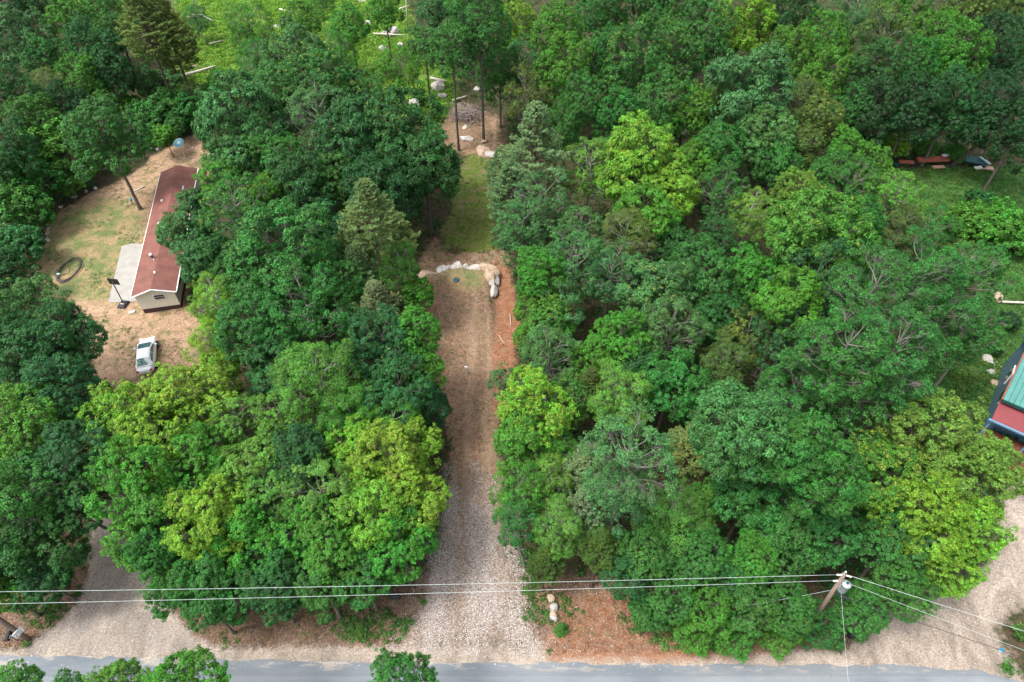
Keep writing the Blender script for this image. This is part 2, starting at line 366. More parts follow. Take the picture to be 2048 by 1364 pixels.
# ================= LEAF CLOUDS =================
def unit(a): return a / (np.linalg.norm(a, axis=-1, keepdims=True) + 1e-9)
def rdir(r, n): return unit(r.normal(size=(n, 3)))
def leaf_quads(P, N, T, L, W):
    T = unit(T - N * (T * N).sum(1, keepdims=True)); B = np.cross(N, T)
    L = np.broadcast_to(L, (len(P),))[:, None] * .5; W = np.broadcast_to(W, (len(P),))[:, None] * .5
    V = np.stack([P - T * L, P + B * W + N * W * .3, P + T * L - N * L * .25, P - B * W + N * W * .3], 1).reshape(-1, 3)
    return V, np.arange(len(P) * 4).reshape(-1, 4)
def tubes(paths, radii, n=5):
    """list of (k,3) polylines with (k,) radii -> V,F"""
    Vs, Fs, b = [], [], 0
    an = np.arange(n) * 2 * np.pi / n
    for p, r in zip(paths, radii):
        p = np.asarray(p); t = unit(np.gradient(p, axis=0)); ref = np.array([0, 0, 1.]) if abs(t[0, 2]) < .8 else np.array([1., 0, 0])
        a = unit(np.cross(t, ref)); c = np.cross(t, a)
        ring = p[:, None] + (a[:, None] * np.cos(an)[None, :, None] + c[:, None] * np.sin(an)[None, :, None]) * np.asarray(r)[:, None, None]
        Vs.append(ring.reshape(-1, 3)); k = len(p); ii = b + np.arange(k * n).reshape(k, n)
        Fs.append(np.stack([ii[:-1], np.roll(ii[:-1], -1, 1), np.roll(ii[1:], -1, 1), ii[1:]], -1).reshape(-1, 4)); b += k * n
    return np.concatenate(Vs), np.concatenate(Fs)
def curve(a, b, r, sag=0.0, bend=.15, k=5):
    t = np.linspace(0, 1, k)[:, None]; a = np.array(a, float); b = np.array(b, float); L = np.linalg.norm(b - a)
    off = r.normal(size=3) * L * bend; off[2] += sag * L
    return a * (1 - t) + b * t + off * (4 * t * (1 - t)) * .5
PR = dict(  # lobes, lobe radius lo/hi, lobe distance, clump radius, clump count, leaves, leaf L, W, vertical, radial leaves
 M=dict(nl=26, rl=(.18,.34), dist=.70, rc=.31, nc=860, lv=36, L=.18, W=.115, vz=1.28, rad=0, low=-.55, fill=.18),
 O=dict(nl=21, rl=(.22,.40), dist=.66, rc=.38, nc=640, lv=40, L=.28, W=.105, vz=1.12, rad=1, low=-.5, fill=.18),
 A=dict(nl=30, rl=(.14,.27), dist=.76, rc=.31, nc=600, lv=34, L=.15, W=.12, vz=1.32, rad=0, low=-.55, fill=.12),
 B=dict(nl=24, rl=(.18,.34), dist=.66, rc=.40, nc=600, lv=46, L=.13, W=.09, vz=1.25, rad=0, low=-.6, fill=.22),
 S=dict(nl=14, rl=(.30,.44), dist=.58, rc=.24, nc=260, lv=36, L=.15, W=.11, vz=.8, rad=0, low=-.05, fill=.1))
def thin(P, d, nmax):
    keep = []
    for i in range(len(P)):
        if not keep or (((P[keep] - P[i]) ** 2).sum(1) > d * d).all(): keep.append(i)
        if len(keep) >= nmax: break
    return np.array(keep)
def make_broad(kind, seed):
    p = PR[kind]; r = np.random.default_rng(seed); R = 2.0 if kind == 'S' else 4.5
    i = np.arange(p['nl']) + .5; z = 1 - (1 - p['low']) * i / p['nl']; ph = i * 2.39996 + r.uniform(0, 6)
    s = np.sqrt(np.clip(1 - z * z, 0, 1)); D = unit(np.stack([s * np.cos(ph), s * np.sin(ph), z], 1) + r.normal(0, .16, (p['nl'], 3)))
    rl = r.uniform(*p['rl'], p['nl']) * R; dist = p['dist'] * r.uniform(.74, 1.2, p['nl']) * R
    C = D * dist[:, None]; C[:, 2] *= np.where(C[:, 2] > 0, p['vz'], .95)
    C[:, 0] *= r.uniform(.88, 1.1); C[:, 1] *= r.uniform(.88, 1.1)
    n0 = p['nc'] * 7; li = r.integers(0, p['nl'], n0)
    d = unit(rdir(r, n0) + D[li] * .75 + [0, 0, .15])
    shoot = np.where((r.uniform(0, 1, n0) < .24) & (d[:, 2] > -.1), r.uniform(1.08, 1.5, n0), 1.0)
    P = C[li] + d * (rl[li] * r.uniform(.74, 1.12, n0) * shoot)[:, None] * [.95, .95, 1.05]
    dd = np.linalg.norm(P[:, None] - C[None], axis=2) / rl[None]; dd[np.arange(n0), li] = 9
    ok = dd.min(1) > .84
    P, d, li = P[ok], d[ok], li[ok]; k = thin(P, p['rc'] * .62, p['nc']); P, d, li = P[k], d[k], li[k]
    nf = int(p['fill'] * len(P)); Pi = rdir(r, nf) * (r.uniform(.15, .62, nf) * R)[:, None]
    if kind == 'S': Pi[:, 2] = abs(Pi[:, 2])
    P = np.concatenate([P, Pi]); d = np.concatenate([d, unit(Pi)]); nC = len(P); outer = np.arange(nC) < nC - nf
    rc = p['rc'] * r.uniform(.65, 1.3, nC); cv = r.uniform(0, 1, nC)
    lobev = r.uniform(0, 1, p['nl']); cv[:len(li)] = .6 * cv[:len(li)] + .4 * lobev[li]
    n = np.maximum(12, (p['lv'] * (rc / p['rc']) ** 2 * r.uniform(.7, 1.2, nC)).astype(int)); ci = np.repeat(np.arange(nC), n); N = len(ci)
    o = unit(rdir(r, N) + d[ci] * .45 + [0, 0, .35]); q = r.uniform(0, 1, N) ** .4
    off = o * (rc[ci] * q)[:, None] * [1, 1, .8]
    if kind == 'B': off[:, 2] -= r.uniform(0, .35, N) * rc[ci]
    LP = P[ci] + off
    NN = unit(o * .45 + d[ci] * .3 + np.array([0, 0, .62]) + r.normal(0, .34, (N, 3)))
    T = unit(o * [1, 1, .3] + r.normal(0, .25, (N, 3)) - [0, 0, .25]) if p['rad'] else r.normal(size=(N, 3)) - [0, 0, .2]
    sz = r.uniform(.72, 1.25, N)
    V, Fc = leaf_quads(LP, NN, T, p['L'] * sz, p['W'] * sz)
    ctip = r.uniform(0, 1, nC)
    tip = np.where((q > .72) & (o[:, 2] > .25) & outer[ci], ctip[ci] * .55 + r.uniform(0, 1, N) * .45 + .12, 3.0)
    lv = r.uniform(0, 1, N)
    me = npmesh('crown', V / R, Fc, dict(leafvar=('FACE', lv), clumpvar=('FACE', cv[ci]), tip=('FACE', tip)), False, LEAF)
    # limbs
    paths, rad = [], []
    zb = -1.05 * R if kind != 'S' else 0
    tk = curve((0, 0, zb), (r.normal(0, .1), r.normal(0, .1), .72 * R * p['vz']), r, 0, .03, 7)
    if kind != 'S': paths.append(tk); rad.append(np.linspace(.17, .035, 7) * (1.25 if kind in 'AB' else 1))
    for j in range(p['nl']):
        z0 = np.clip(C[j, 2] - .45 * np.hypot(C[j, 0], C[j, 1]) - .2 * R, zb, .5 * R); f = (z0 - zb) / (tk[-1, 2] - zb + 1e-6)
        a = np.array([np.interp(f, np.linspace(0, 1, 7), tk[:, 0]), np.interp(f, np.linspace(0, 1, 7), tk[:, 1]), z0])
        paths.append(curve(a, C[j], r, -.1, .12)); rad.append(np.linspace(.075, .028, 5))
        mine = np.where((li == j))[0][:9]
        for m_ in mine:
            paths.append(curve(C[j] + (a - C[j]) * r.uniform(0, .25), P[m_] + d[m_] * .05, r, .05, .14, 4)); rad.append(np.linspace(.022, .007, 4))
    BV, BF = tubes(paths, rad, 4)
    return me, npmesh('limbs', BV / R, BF, None, True, BARK), R
def make_pine(seed):
    r = np.random.default_rng(seed); R = 3.6; H0, H1 = -1.3 * R, 1.2 * R; paths, rad = [], []
    paths.append(np.array([[0, 0, H0], [.05, 0, 0], [0, .05, H1 * .96]])); rad.append([.16, .1, .02])
    PP, DD, SS = [], [], []; z = H0 * .9
    while z < H1 * .97:
        f = (z - H0 * .9) / (H1 - H0 * .9); prof = R * (.62 + .5 * np.sin(np.pi * min(1, f * 1.6)) ) * (1 - f) ** .42 * (.5 if f > .93 else 1) * .92
        nb = r.integers(5, 8); ph0 = r.uniform(0, 6)
        for b in range(nb):
            ph = ph0 + b * 2 * np.pi / nb + r.normal(0, .15); L = prof * r.uniform(.72, 1.12); up = .12 + .75 * f
            e = np.array([np.cos(ph) * L, np.sin(ph) * L, z + L * up * .75]); a = np.array([0, 0, z])
            pth = curve(a, e, r, -.08, .04, 5); paths.append(pth); rad.append(np.linspace(.045, .01, 5))
            ntw = max(4, int(L * 8)); t = r.uniform(.3, 1, ntw) ** .8
            base = np.stack([np.interp(t, np.linspace(0, 1, 5), pth[:, k]) for k in range(3)], 1)
            side = unit(np.stack([-np.sin(ph) * np.ones(ntw), np.cos(ph) * np.ones(ntw), np.zeros(ntw)], 1)) * r.choice([-1, 1], ntw)[:, None]
            out = np.array([np.cos(ph), np.sin(ph), .35])
            tl = (1.05 - t)[:, None] * L * .42 + .22
            tw = base + (side * r.uniform(.2, 1, (ntw, 1)) + out * .55) * tl
            for q in range(3):
                s_ = r.uniform(.35, 1.0, (ntw, 1)) if q else np.ones((ntw, 1))
                PP.append(base + (tw - base) * s_); DD.append(unit(unit(tw - base) + np.array([0, 0, .45]))); SS.append(np.ones(ntw))
        z += r.uniform(.36, .52) * (1 - .35 * f)
    PP.append(np.array([[0, 0, H1 - .1 * k] for k in range(6)])); DD.append(np.tile([[0, 0, 1.]], (6, 1)))
    P = np.concatenate(PP); D = np.concatenate(DD); P = P + r.normal(0, .03, P.shape)
    nn = 13; ci = np.repeat(np.arange(len(P)), nn); N = len(ci)
    nd = unit(D[ci] * .75 + rdir(r, N)); LP = P[ci] + nd * .085 + D[ci] * r.uniform(-.09, .07, (N, 1))
    NN = unit(rdir(r, N) + [0, 0, 1.1]); V, Fc = leaf_quads(LP, NN, nd, r.uniform(.15, .22, N), .042)
    cv = r.uniform(0, 1, len(P)); up = D[ci][:, 2]
    me = npmesh('crown', V / R, Fc, dict(leafvar=('FACE', r.uniform(0, 1, N)), clumpvar=('FACE', cv[ci]), tip=('FACE', np.where(up > .6, cv[ci] + .1, 3.))), False, NEEDLE)
    BV, BF = tubes(paths, rad, 4)
    return me, npmesh('limbs', BV / R, BF, None, True, BARK), R
def bare_fan(r, o, d, L, depth_=0, paths=None, rad=None, w0=.05):
    e = o + d * L; p = curve(o, e, r, -.05, .22, 5); paths.append(p); rad.append(np.linspace(w0, w0 * .4, 5))
    if depth_ < 3:
        for k in range(r.integers(3, 5)):
            t = r.uniform(.3, 1); b = o + (e - o) * t; b = p[min(4, int(t * 4 + .5))]
            bare_fan(r, b, unit(d + r.normal(0, .5, 3) + [0, 0, .05]), L * r.uniform(.4, .62), depth_ + 1, paths, rad, w0 * .55)
def make_bare(seed):
    r = np.random.default_rng(seed); paths, rad = [], []
    for k in range(3):
        ph = r.uniform(0, 6.28); dz = r.uniform(-.1, .8); d = unit(np.array([np.cos(ph), np.sin(ph), dz]))
        bare_fan(r, d * .2, d, r.uniform(3.3, 4.1), 0, paths, rad, .03)
    V, F_ = tubes(paths, rad, 4); return npmesh('bare_limb', V / 4.5, F_, None, True, BARK)
def make_trunk(seed):
    r = np.random.default_rng(seed); z = np.linspace(0, 1, 8)
    p = np.stack([np.cumsum(r.normal(0, .22, 8)) * (z * (1 - z)) * 2, np.cumsum(r.normal(0, .22, 8)) * (z * (1 - z)) * 2, z], 1)
    rad = np.interp(z, [0, .06, 1], [1.45, 1.05, .75]); V, F_ = tubes([p], [rad * 1.0], 9)
    return V, F_, p, rad
def trunk_mesh(seed):
    r = np.random.default_rng(seed); z = np.linspace(0, 1, 8); n = 9; an = np.arange(n) * 2 * np.pi / n
    cx = np.cumsum(r.normal(0, .5, 8)) * z * (1 - z); cy = np.cumsum(r.normal(0, .5, 8)) * z * (1 - z)
    rad = np.interp(z, [0, .05, 1], [1.5, 1.08, .8])
    V = np.stack([cx[:, None] + np.cos(an) * rad[:, None], cy[:, None] + np.sin(an) * rad[:, None], np.repeat(z[:, None], n, 1)], -1).reshape(-1, 3)
    ii = np.arange(8 * n).reshape(8, n); F_ = np.stack([ii[:-1], np.roll(ii[:-1], -1, 1), np.roll(ii[1:], -1, 1), ii[1:]], -1).reshape(-1, 4)
    return npmesh('trunk', V, F_, None, True, BARK)
PROTO = {k: [make_broad(k, 100 * j + ord(k)) for j in range(n)] for k, n in dict(M=7, O=5, A=6, B=4, S=4).items()}
PROTO['P'] = [make_pine(s) for s in (11, 12, 13, 14)]
BARE = [make_bare(s) for s in range(5)]; TRK = [trunk_mesh(s) for s in range(5)]
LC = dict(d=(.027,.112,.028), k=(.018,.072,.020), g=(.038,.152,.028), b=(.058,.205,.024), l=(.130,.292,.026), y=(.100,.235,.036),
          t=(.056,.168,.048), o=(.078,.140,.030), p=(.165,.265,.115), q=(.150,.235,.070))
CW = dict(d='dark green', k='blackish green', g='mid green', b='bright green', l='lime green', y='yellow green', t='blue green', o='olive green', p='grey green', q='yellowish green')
KN = dict(M=('maple_tree', 'maple', 'tree'), O=('oak_tree', 'oak', 'tree'), A=('aspen_tree', 'aspen', 'tree'), B=('birch_tree', 'birch', 'tree'), P=('pine_tree', 'pine', 'tree'), S=('shrub', 'shrub', 'shrub'))
BK = dict(M=(.17,.15,.13), O=(.15,.13,.11), A=(.27,.265,.225), B=(.40,.39,.35), P=(.12,.085,.065), S=(.16,.14,.12))
TREES = """25 1382 50 M b 0 9 0|rising into the bottom left corner over the road
240 1385 62 M b 0 11 0|over the road, smaller neighbour left of the tallest one at the bottom
365 1392 80 M b 0 12 0|tallest crown over the road at the bottom edge
135 1374 30 M g 0 9 0|small sprig beside the road at the bottom edge under the sandy entrance
800 1386 74 M g 0 10 0|over the road at the bottom edge below the gravel driveway
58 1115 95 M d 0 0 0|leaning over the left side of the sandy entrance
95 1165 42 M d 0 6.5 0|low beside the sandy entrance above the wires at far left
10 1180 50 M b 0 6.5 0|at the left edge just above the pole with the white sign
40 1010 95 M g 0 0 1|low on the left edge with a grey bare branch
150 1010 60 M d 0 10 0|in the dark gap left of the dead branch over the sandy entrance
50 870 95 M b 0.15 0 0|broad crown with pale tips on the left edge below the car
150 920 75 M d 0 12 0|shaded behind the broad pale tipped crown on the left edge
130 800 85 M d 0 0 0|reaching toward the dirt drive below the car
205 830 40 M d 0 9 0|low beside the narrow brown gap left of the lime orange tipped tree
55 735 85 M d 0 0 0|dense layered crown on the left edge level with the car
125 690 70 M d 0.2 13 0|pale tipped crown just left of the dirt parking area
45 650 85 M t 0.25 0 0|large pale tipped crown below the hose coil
140 655 42 M k 0 11 0|darkest crown left of the basketball hoop dirt
10 565 45 S k 0 7 0|at the left edge below the lawn shrubs
45 495 48 S d 0 5 0|round dome at the left lawn edge above the hose coil
35 432 60 S g 0 6.5 1|spreading dome with bare stems at the left edge of the lawn
55 375 62 S g 0 7 1|spreading dome above the others at the left edge of the lawn
95 315 68 S b 0 8 1|spreading dome left of the lone lawn tree
140 378 26 S b 0 3.5 0|small bright bush at the upper left lawn corner
175 345 24 S b 0 3.5 0|small bush just under the left side of the lone lawn tree
215 285 74 M g 0 0 0|lone round tree on the lawn with its trunk showing
15 300 60 M d 0 0 0|at the left edge beyond the spreading domes
250 228 38 S b 0 5 0|hedge bush just above the lone lawn tree
295 240 44 S g 0 5 0|first hedge bush right of the lone lawn tree
340 226 40 S g 0 5.5 0|second hedge bush behind the back lawn
385 218 42 S g 0 5.5 0|third hedge bush behind the back lawn
425 205 36 S b 0 5 0|last hedge bush before the big oak beside the lawn
335 285 26 S b 0 4.5 0|upright bush standing alone at the back of the lawn
355 262 22 S g 0 4 0|small bush tucked behind the upright lawn bush
330 175 34 S t 0 5 0|bluish bush in front of the white fallen log
390 194 28 B o 0 6 0|feathery young tree below the white fallen log
445 170 28 B b 0 7 0|feathery young tree right of the white fallen log
25 205 55 M d 0 0 0|on the left edge, second row above the domes
70 240 48 M g 0 0 0|between the left edge and the lone lawn tree
105 180 42 B o 0 0 1|slender leaning pale trunked tree at upper left
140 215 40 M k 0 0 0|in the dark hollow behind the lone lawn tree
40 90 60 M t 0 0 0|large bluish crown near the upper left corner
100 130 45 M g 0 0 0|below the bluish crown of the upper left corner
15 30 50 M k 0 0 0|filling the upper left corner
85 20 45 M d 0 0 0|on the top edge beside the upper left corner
150 50 52 M b 0 0 1|upright crown on the top edge at left with a white trunk
195 110 55 M d 0 0 0|tall dark crown left of the hemlocks
170 165 45 M b 0.1 0 0|bright crown under the tall dark crown left of the hemlocks
235 65 50 M g 0 0 0|shoulder to shoulder with the hemlocks
225 150 42 M d 0 0 0|low dark crown left of the hemlock trunks
205 20 45 B l 0 0 0|airy crown on the top edge left of the hemlocks
285 45 55 P q 0 19 1|tall hemlock with grey bare trunk at upper left
335 60 55 P q 0 17 0|sunlit hemlock at the edge of the fern clearing
300 10 45 P q 0 18 0|hemlock cut by the top edge
290 165 30 M t 0 7 0|small crown at the foot of the hemlocks
395 40 26 B g 0 6 0|thin young tree in the upper fern clearing
500 60 46 B b 0 0 1|airy birch at the right of the upper fern clearing
520 132 44 B g 0 0 1|birch with three white stems above the big dark oak
605 52 36 M b 0 0 0|round light crown in the upper fern clearing
700 58 38 M b 0 0 0|light crown left of the grey rock in the clearing
640 5 34 B b 0 0 0|airy crown on the top edge above the fern clearing
770 25 34 M b 0 0 0|bright crown above the grey rock and fallen poles
600 122 62 M t 0 0 0|broad bluish crown behind the yellow tipped tree
680 112 40 B b 0 0 1|airy crown with pale stems left of the clearing rock
795 145 40 A b 0 0 1|pale stemmed crown left of the bright ferns
640 185 75 M g 0.35 0 0|broad crown with yellow tips in the upper middle
715 200 54 M g 0.25 0 0|yellow tipped crown right of the broad one in the upper middle
490 250 85 O t 0 0 0|big rounded oak at the right side of the back lawn
640 250 72 A t 0 0 1|pale aspen with white limbs in the upper middle
560 200 60 M t 0 0 0|bluish crown above the big rounded lawn oak
475 330 60 O t 0 0 0|lower oak leaning toward the far end of the house
710 290 78 O d 0.15 0 0|dark oak right of the pale aspen
800 275 85 O d 0.25 0 0|largest dark oak left of the slash pile
850 340 72 O d 0 0 0|dark oak beside the mown grass strip
770 380 80 O k 0 0 0|darkest oak above the tall pine
448 385 50 M b 0.1 0 0|bright crown right of the middle of the house roof
480 345 40 A o 0.4 0 0|reddish tipped thin crown right of the house roof
560 330 55 M g 0.2 0 0|yellow tipped crown between two oaks right of the lawn
600 380 70 O d 0 0 0|dark crown in the middle left of the woods
540 410 50 M b 0.3 0 0|orange tipped crown right of the house
480 440 68 A g 0.35 0 0|pale tipped tall crown right of the house roof
660 370 55 O g 0 0 0|mid green crown left of the tall pine
640 460 52 O d 0 0 0|dark crown pressed against the left of the tall pine
372 468 50 O t 0 10 0|overhanging the middle of the red house roof
400 525 46 O t 0 10 0|overhanging the near right side of the house
380 400 24 O t 0 9 0|small crown at the right eave of the house
430 520 50 O d 0 0 0|dark crown behind the near end of the house
740 425 64 P q 0 19 0|tallest pine left of the mown grass strip
700 490 42 P q 0 11 0|shorter pine at the foot of the tallest pine, left side
790 470 48 P q 0 12 0|thin pine at the foot of the tallest pine, right side
715 540 48 P p 0 0 0|bushy pine below the tallest pine
755 610 52 P p 0 0 0|bushy pale pine left of the dirt drive
800 540 42 B b 0.1 10 0|small bright crown left of the boulders
835 590 34 M b 0 7 0|low crown touching the left of the boulder wall mound
580 520 105 M g 0.2 0 0|very broad red tipped crown in the left middle
505 570 70 M g 0 0 1|broad crown below the near end of the house
440 610 58 B l 0 0 0|light feathery crown beside the near end of the house
430 690 50 B l 0 9 0|light feathery crown right of the car
520 660 80 M g 0 0 1|crown with white twigs right of the car
620 640 90 A g 0 0 1|broad pale stemmed crown in the left middle
680 580 60 M g 0 0 0|crown left of the bushy pale pine
560 740 62 O d 0 0 0|dark crown right of the orange tipped lime tree
640 770 92 B b 0 0 1|large round crown in the left centre
700 830 65 B b 0 0 1|round crown below the large round bright one
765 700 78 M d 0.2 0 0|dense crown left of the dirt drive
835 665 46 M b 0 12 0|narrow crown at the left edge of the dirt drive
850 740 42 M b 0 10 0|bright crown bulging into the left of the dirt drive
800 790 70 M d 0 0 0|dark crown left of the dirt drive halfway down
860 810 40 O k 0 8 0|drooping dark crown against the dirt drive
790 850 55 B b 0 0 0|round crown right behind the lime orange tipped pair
378 808 82 M l 0.35 0 1|orange tipped lime crown just below the car
440 752 42 M l 0.4 0 0|orange flecked lime crown right below the parking area
260 860 80 M l 0.4 0 1|orange tipped lime crown reaching left over the narrow gap
330 885 85 M l 0.15 0 1|centre of the lime group below the car
480 850 62 A y 0 0 1|yellowish crown with dead twigs below the car group
570 845 58 A y 0 0 1|yellowish crown with curved dead limbs, left centre
400 930 75 M b 0.1 0 1|mid crown of the lime group above the sandy entrance
280 970 85 M b 0.2 0 1|with a dead branch pointing left over the sandy entrance
500 950 72 A y 0 0 1|yellowish with bleached limbs in the lower left
545 1000 62 A y 0 0 1|lower of the bleached limb pair in the lower left
330 1070 85 M b 0 0 0|above the right side of the sandy entrance
420 1050 80 M l 0.1 0 0|lime crown low in the left block
305 1100 45 M g 0 11 0|hanging over the sandy entrance
370 1160 70 M g 0 10 0|just behind the wires right of the sandy entrance
450 1170 70 M g 0 10 0|behind the wires, right of the one next to the sandy entrance
420 1210 45 M g 0 7 0|low corner crown nearest the road by the sandy entrance
500 1090 75 M b 0 0 0|mid block crown above the wires in the lower left
650 1000 75 A y 0.15 0 1|yellow topped crown with white twigs left of the gravel driveway
620 1060 60 M b 0 0 1|beneath the yellow topped crown left of the gravel driveway
570 1130 70 M g 0 11 0|above the leaf litter bank left of the gravel driveway
550 1185 55 M d 0 8 0|low by the leaf litter bank, left one
650 1175 58 M g 0 8 0|low by the leaf litter bank, middle one
730 1160 55 M g 0 8 0|low by the leaf litter bank nearest the gravel driveway
670 1110 65 M b 0 0 0|shaded under the lime trees left of the gravel driveway
720 900 60 M l 0.3 0 0|upper left of the bright lime group by the driveway
780 935 78 M l 0.35 0 0|brightest lime crown left of the driveway
835 900 50 M l 0.3 0 0|lime tipped crown nearest the left of the driveway
830 1000 66 M l 0.3 0 0|lime orange tipped crown overhanging the gravel driveway
750 1030 75 M l 0.2 0 0|lime crown below the brightest one left of the driveway
800 1090 66 M b 0 12 0|lower skirt of the lime group beside the gravel
610 950 55 M d 0 10 0|dark low crown between the yellowish groups
600 900 50 M d 0 11 0|dark crown under the large round bright birch
1070 300 74 P p 0.1 0 0|feathery pale pine above the right of the mown grass
1018 385 54 P p 0 11 0|feathery pale pine leaning over the mown grass
1000 335 34 P p 0 7 0|small pale pine at the head of the mown grass
1085 420 62 A t 0 0 1|pale crown with white limbs right of the mown grass
1040 470 55 A t 0 0 0|pale soft crown touching the right of the mown grass
1160 470 52 A t 0 0 1|pale crown behind the bluish aspen on the right
1078 545 50 M b 0 12 0|tall bright crown right of the boulders
1078 615 46 M b 0 9 0|bright lower crown beside the red dirt strip
1140 540 68 A t 0 0 0|soft bluish crown right of the boulders
1120 620 50 A t 0 0 1|small crown with forked white limbs right of the red dirt
1220 560 55 A t 0 0 1|pale crown with thin white stems right of centre
1180 350 58 A y 0.1 0 1|yellowish crown with a white fork above centre
1270 330 85 O l 0.3 0 0|brilliant lime oak right of the feathery pine
1335 390 62 O l 0.1 0 0|right shoulder of the brilliant lime oak
1290 440 62 O b 0 0 0|underneath the brilliant lime oak
1250 480 60 B o 0 0 1|round olive crown right of centre
1345 500 48 O d 0 9 0|dark low crown below the brilliant lime oak
1310 590 72 O t 0.25 0 0|pale tipped oak in the right centre
1400 560 65 O g 0.1 0 0|crown right of the pale tipped oak
1340 670 70 A t 0 0 1|dusty green dome in the right centre
1235 690 62 M b 0.15 0 0|bright crown in the shaded middle right of the dirt drive
1190 730 50 M b 0 0 0|bright crown left of the dusty green dome
1098 718 62 A t 0 0 1|pale dome at the right edge of the dirt drive
1100 650 48 M b 0.4 9 0|low crown with orange tips beside the dirt drive
1060 672 32 M b 0 7 0|low bush like crown at the red dirt edge
1010 770 34 A t 0 7 0|small soft crown jutting into the dirt drive
1070 830 78 M l 0.45 0 0|orange tipped crown at the right of the dirt drive
1140 800 48 M g 0.3 0 0|behind the orange tipped crown of the dirt drive
1180 770 40 P o 0 10 0|brownish pine right of the pale dome by the drive
1240 800 72 B y 0 0 1|yellow flecked round crown in the lower centre right
1340 770 68 O g 0 0 0|crown right of the yellow flecked round one
1270 740 40 M d 0 9 0|dark crown under the dusty dome
1040 890 55 M b 0.2 10 0|bright crown low at the right of the driveway
1110 900 50 B b 0 0 0|small leaved crown left of the bluish pines
1100 960 52 B y 0 0 0|yellow flecked crown beside the bluish pines
1040 990 55 A b 0 0 1|pale green crown where the gravel begins
1030 1050 42 A g 0 9 0|lower skirt crown where the gravel widens
1120 1060 56 B y 0 10 0|yellow flecked low crown right of the gravel
1090 1120 42 P o 0 7 0|brownish low pine beside the gravel
1180 930 58 P p 0.15 0 0|pale spiky pine left of the blue green tree
1250 930 92 A t 0 18 1|large blue green tree right of the gravel driveway
1230 1010 70 A t 0 0 1|lower half of the blue green tree group
1385 890 55 P q 0 0 0|pale pine right of the blue green tree
1170 1010 46 P p 0 10 0|pine under the blue green tree, left side
1200 1090 46 P o 0 9 0|brownish pine under the blue green tree
1340 1040 74 B y 0 0 0|yellow flecked crown under the blue green tree, right side
1410 1000 40 M y 0.1 0 0|thin yellow crown below the right hand pale pine
1300 1100 60 M g 0.15 9 0|low crown above the wires right of the gravel
1250 1140 50 M d 0 7 0|low dark crown above the red bank
1390 1110 60 M g 0 10 0|low crown above the wires in the middle right
1340 1200 50 M g 0 6 0|low bush like crown nearest the road right of the red bank
1290 1230 36 S g 0 3 0|bush at the right end of the red bank
1420 1220 48 M b 0 6 0|low bright crown near the road, left of the pole
1500 1210 52 M g 0 7 0|low crown near the road, second left of the pole
1580 1220 50 M g 0 7 0|low crown near the road just left of the pole foot
1470 1150 58 M d 0 10 0|dark crown behind the wires left of the pole
1640 1255 44 M g 0 4 0|roadside bush under the pole
1560 1262 44 M b 0 4 0|roadside bush left of the pole foot
1470 1262 46 M b 0 4 0|roadside bush on the sandy verge
1390 1262 40 M b 0 3.5 0|roadside bush right of the red bank
1720 1220 50 M g 0 8 0|crown just right of the pole
1480 870 100 O t 0.1 18 0|large oak with star like leaf clusters, lower right
1580 900 75 O g 0 17 0|right neighbour of the large star leaved oak
1500 990 80 O g 0 0 0|lower tier of the large star leaved oak group
1440 830 62 O t 0.15 0 0|upper left shoulder of the large star leaved oak
1560 1080 78 O g 0 0 0|oak above the pole in the lower right
1650 960 80 M g 0 16 1|tall crown with one bare limb above the pole
1640 1070 65 M g 0 0 0|shaded crown directly above the pole
1750 960 78 M b 0.5 0 0|orange flecked crown right of the bare limb tree
1830 1040 82 M l 0.15 0 1|lime crown left of the sandy lot
1850 880 88 M y 0.25 0 1|broad yellow green crown left of the green roofed house
1930 960 80 M y 0.15 0 1|yellow green crown below the green roofed house
1930 1060 66 M l 0 0 1|silvery twigged crown reaching over the sandy lot
1780 1090 70 M g 0 0 0|crown right above the pole wires
1880 1130 66 M l 0 11 0|lowest lime crown beside the sandy lot
1800 1180 55 M g 0 9 0|lowest crown over the service wires
1500 1120 50 M b 0 9 0|small crown between the brown gap and the pole
1580 610 66 O b 0 14 0|feathery crown right of the birch trunks
1620 470 92 O b 0.25 17 0|pale lime ash with star like sprays right of centre
1690 520 66 O b 0.1 0 0|right shoulder of the pale lime ash
1500 560 58 O b 0.1 0 0|left foot of the pale lime ash
1440 400 50 A g 0 0 1|white forked birch like stem right of the lime oak
1500 430 48 B y 0 0 1|tall birch with a long white trunk left of the ash
1430 480 42 M d 0 0 1|dark crown with drooping bare limb near the birch
1430 640 52 O d 0 0 0|dark hollow crown in the right centre
1490 680 50 A o 0.4 0 0|reddish tipped slim crown left of the great aspens
1450 730 52 B o 0.15 0 0|olive low crown right of the dusty green dome
1620 580 85 A d 0 0 1|dull green aspen below the pale lime ash
1570 680 72 A d 0 0 1|dark airy aspen left of the great aspens
1740 600 90 A g 0.1 18 1|upper left of the great aspens in the right half
1830 560 80 A g 0.1 17 1|upper middle of the great aspens
1925 565 76 A g 0 0 1|rightmost upper of the great aspens by the meadow
1680 720 90 A g 0.1 18 1|centre left of the great aspens
1780 720 92 A g 0.1 18 1|middle of the great aspens
1870 660 80 A g 0.1 0 1|right side of the great aspens
1952 660 50 A g 0 12 0|outermost of the great aspens toward the building
1590 790 75 A g 0 0 1|lower left of the great aspens
1700 830 85 A g 0 0 1|bottom centre of the great aspens
1800 810 62 A g 0 0 1|bottom right of the great aspens with a hooked limb
1640 870 50 A d 0 0 0|shaded crown under the great aspens
1790 400 55 A y 0 0 1|sparse grey twigged tree at the meadow edge
1700 380 52 A g 0 0 1|sparse grey twigged tree behind the pale lime ash
1848 478 50 A g 0 8 0|willow like scrub at the meadow edge
1790 470 50 B o 0 9 0|scrubby crown behind the great aspens
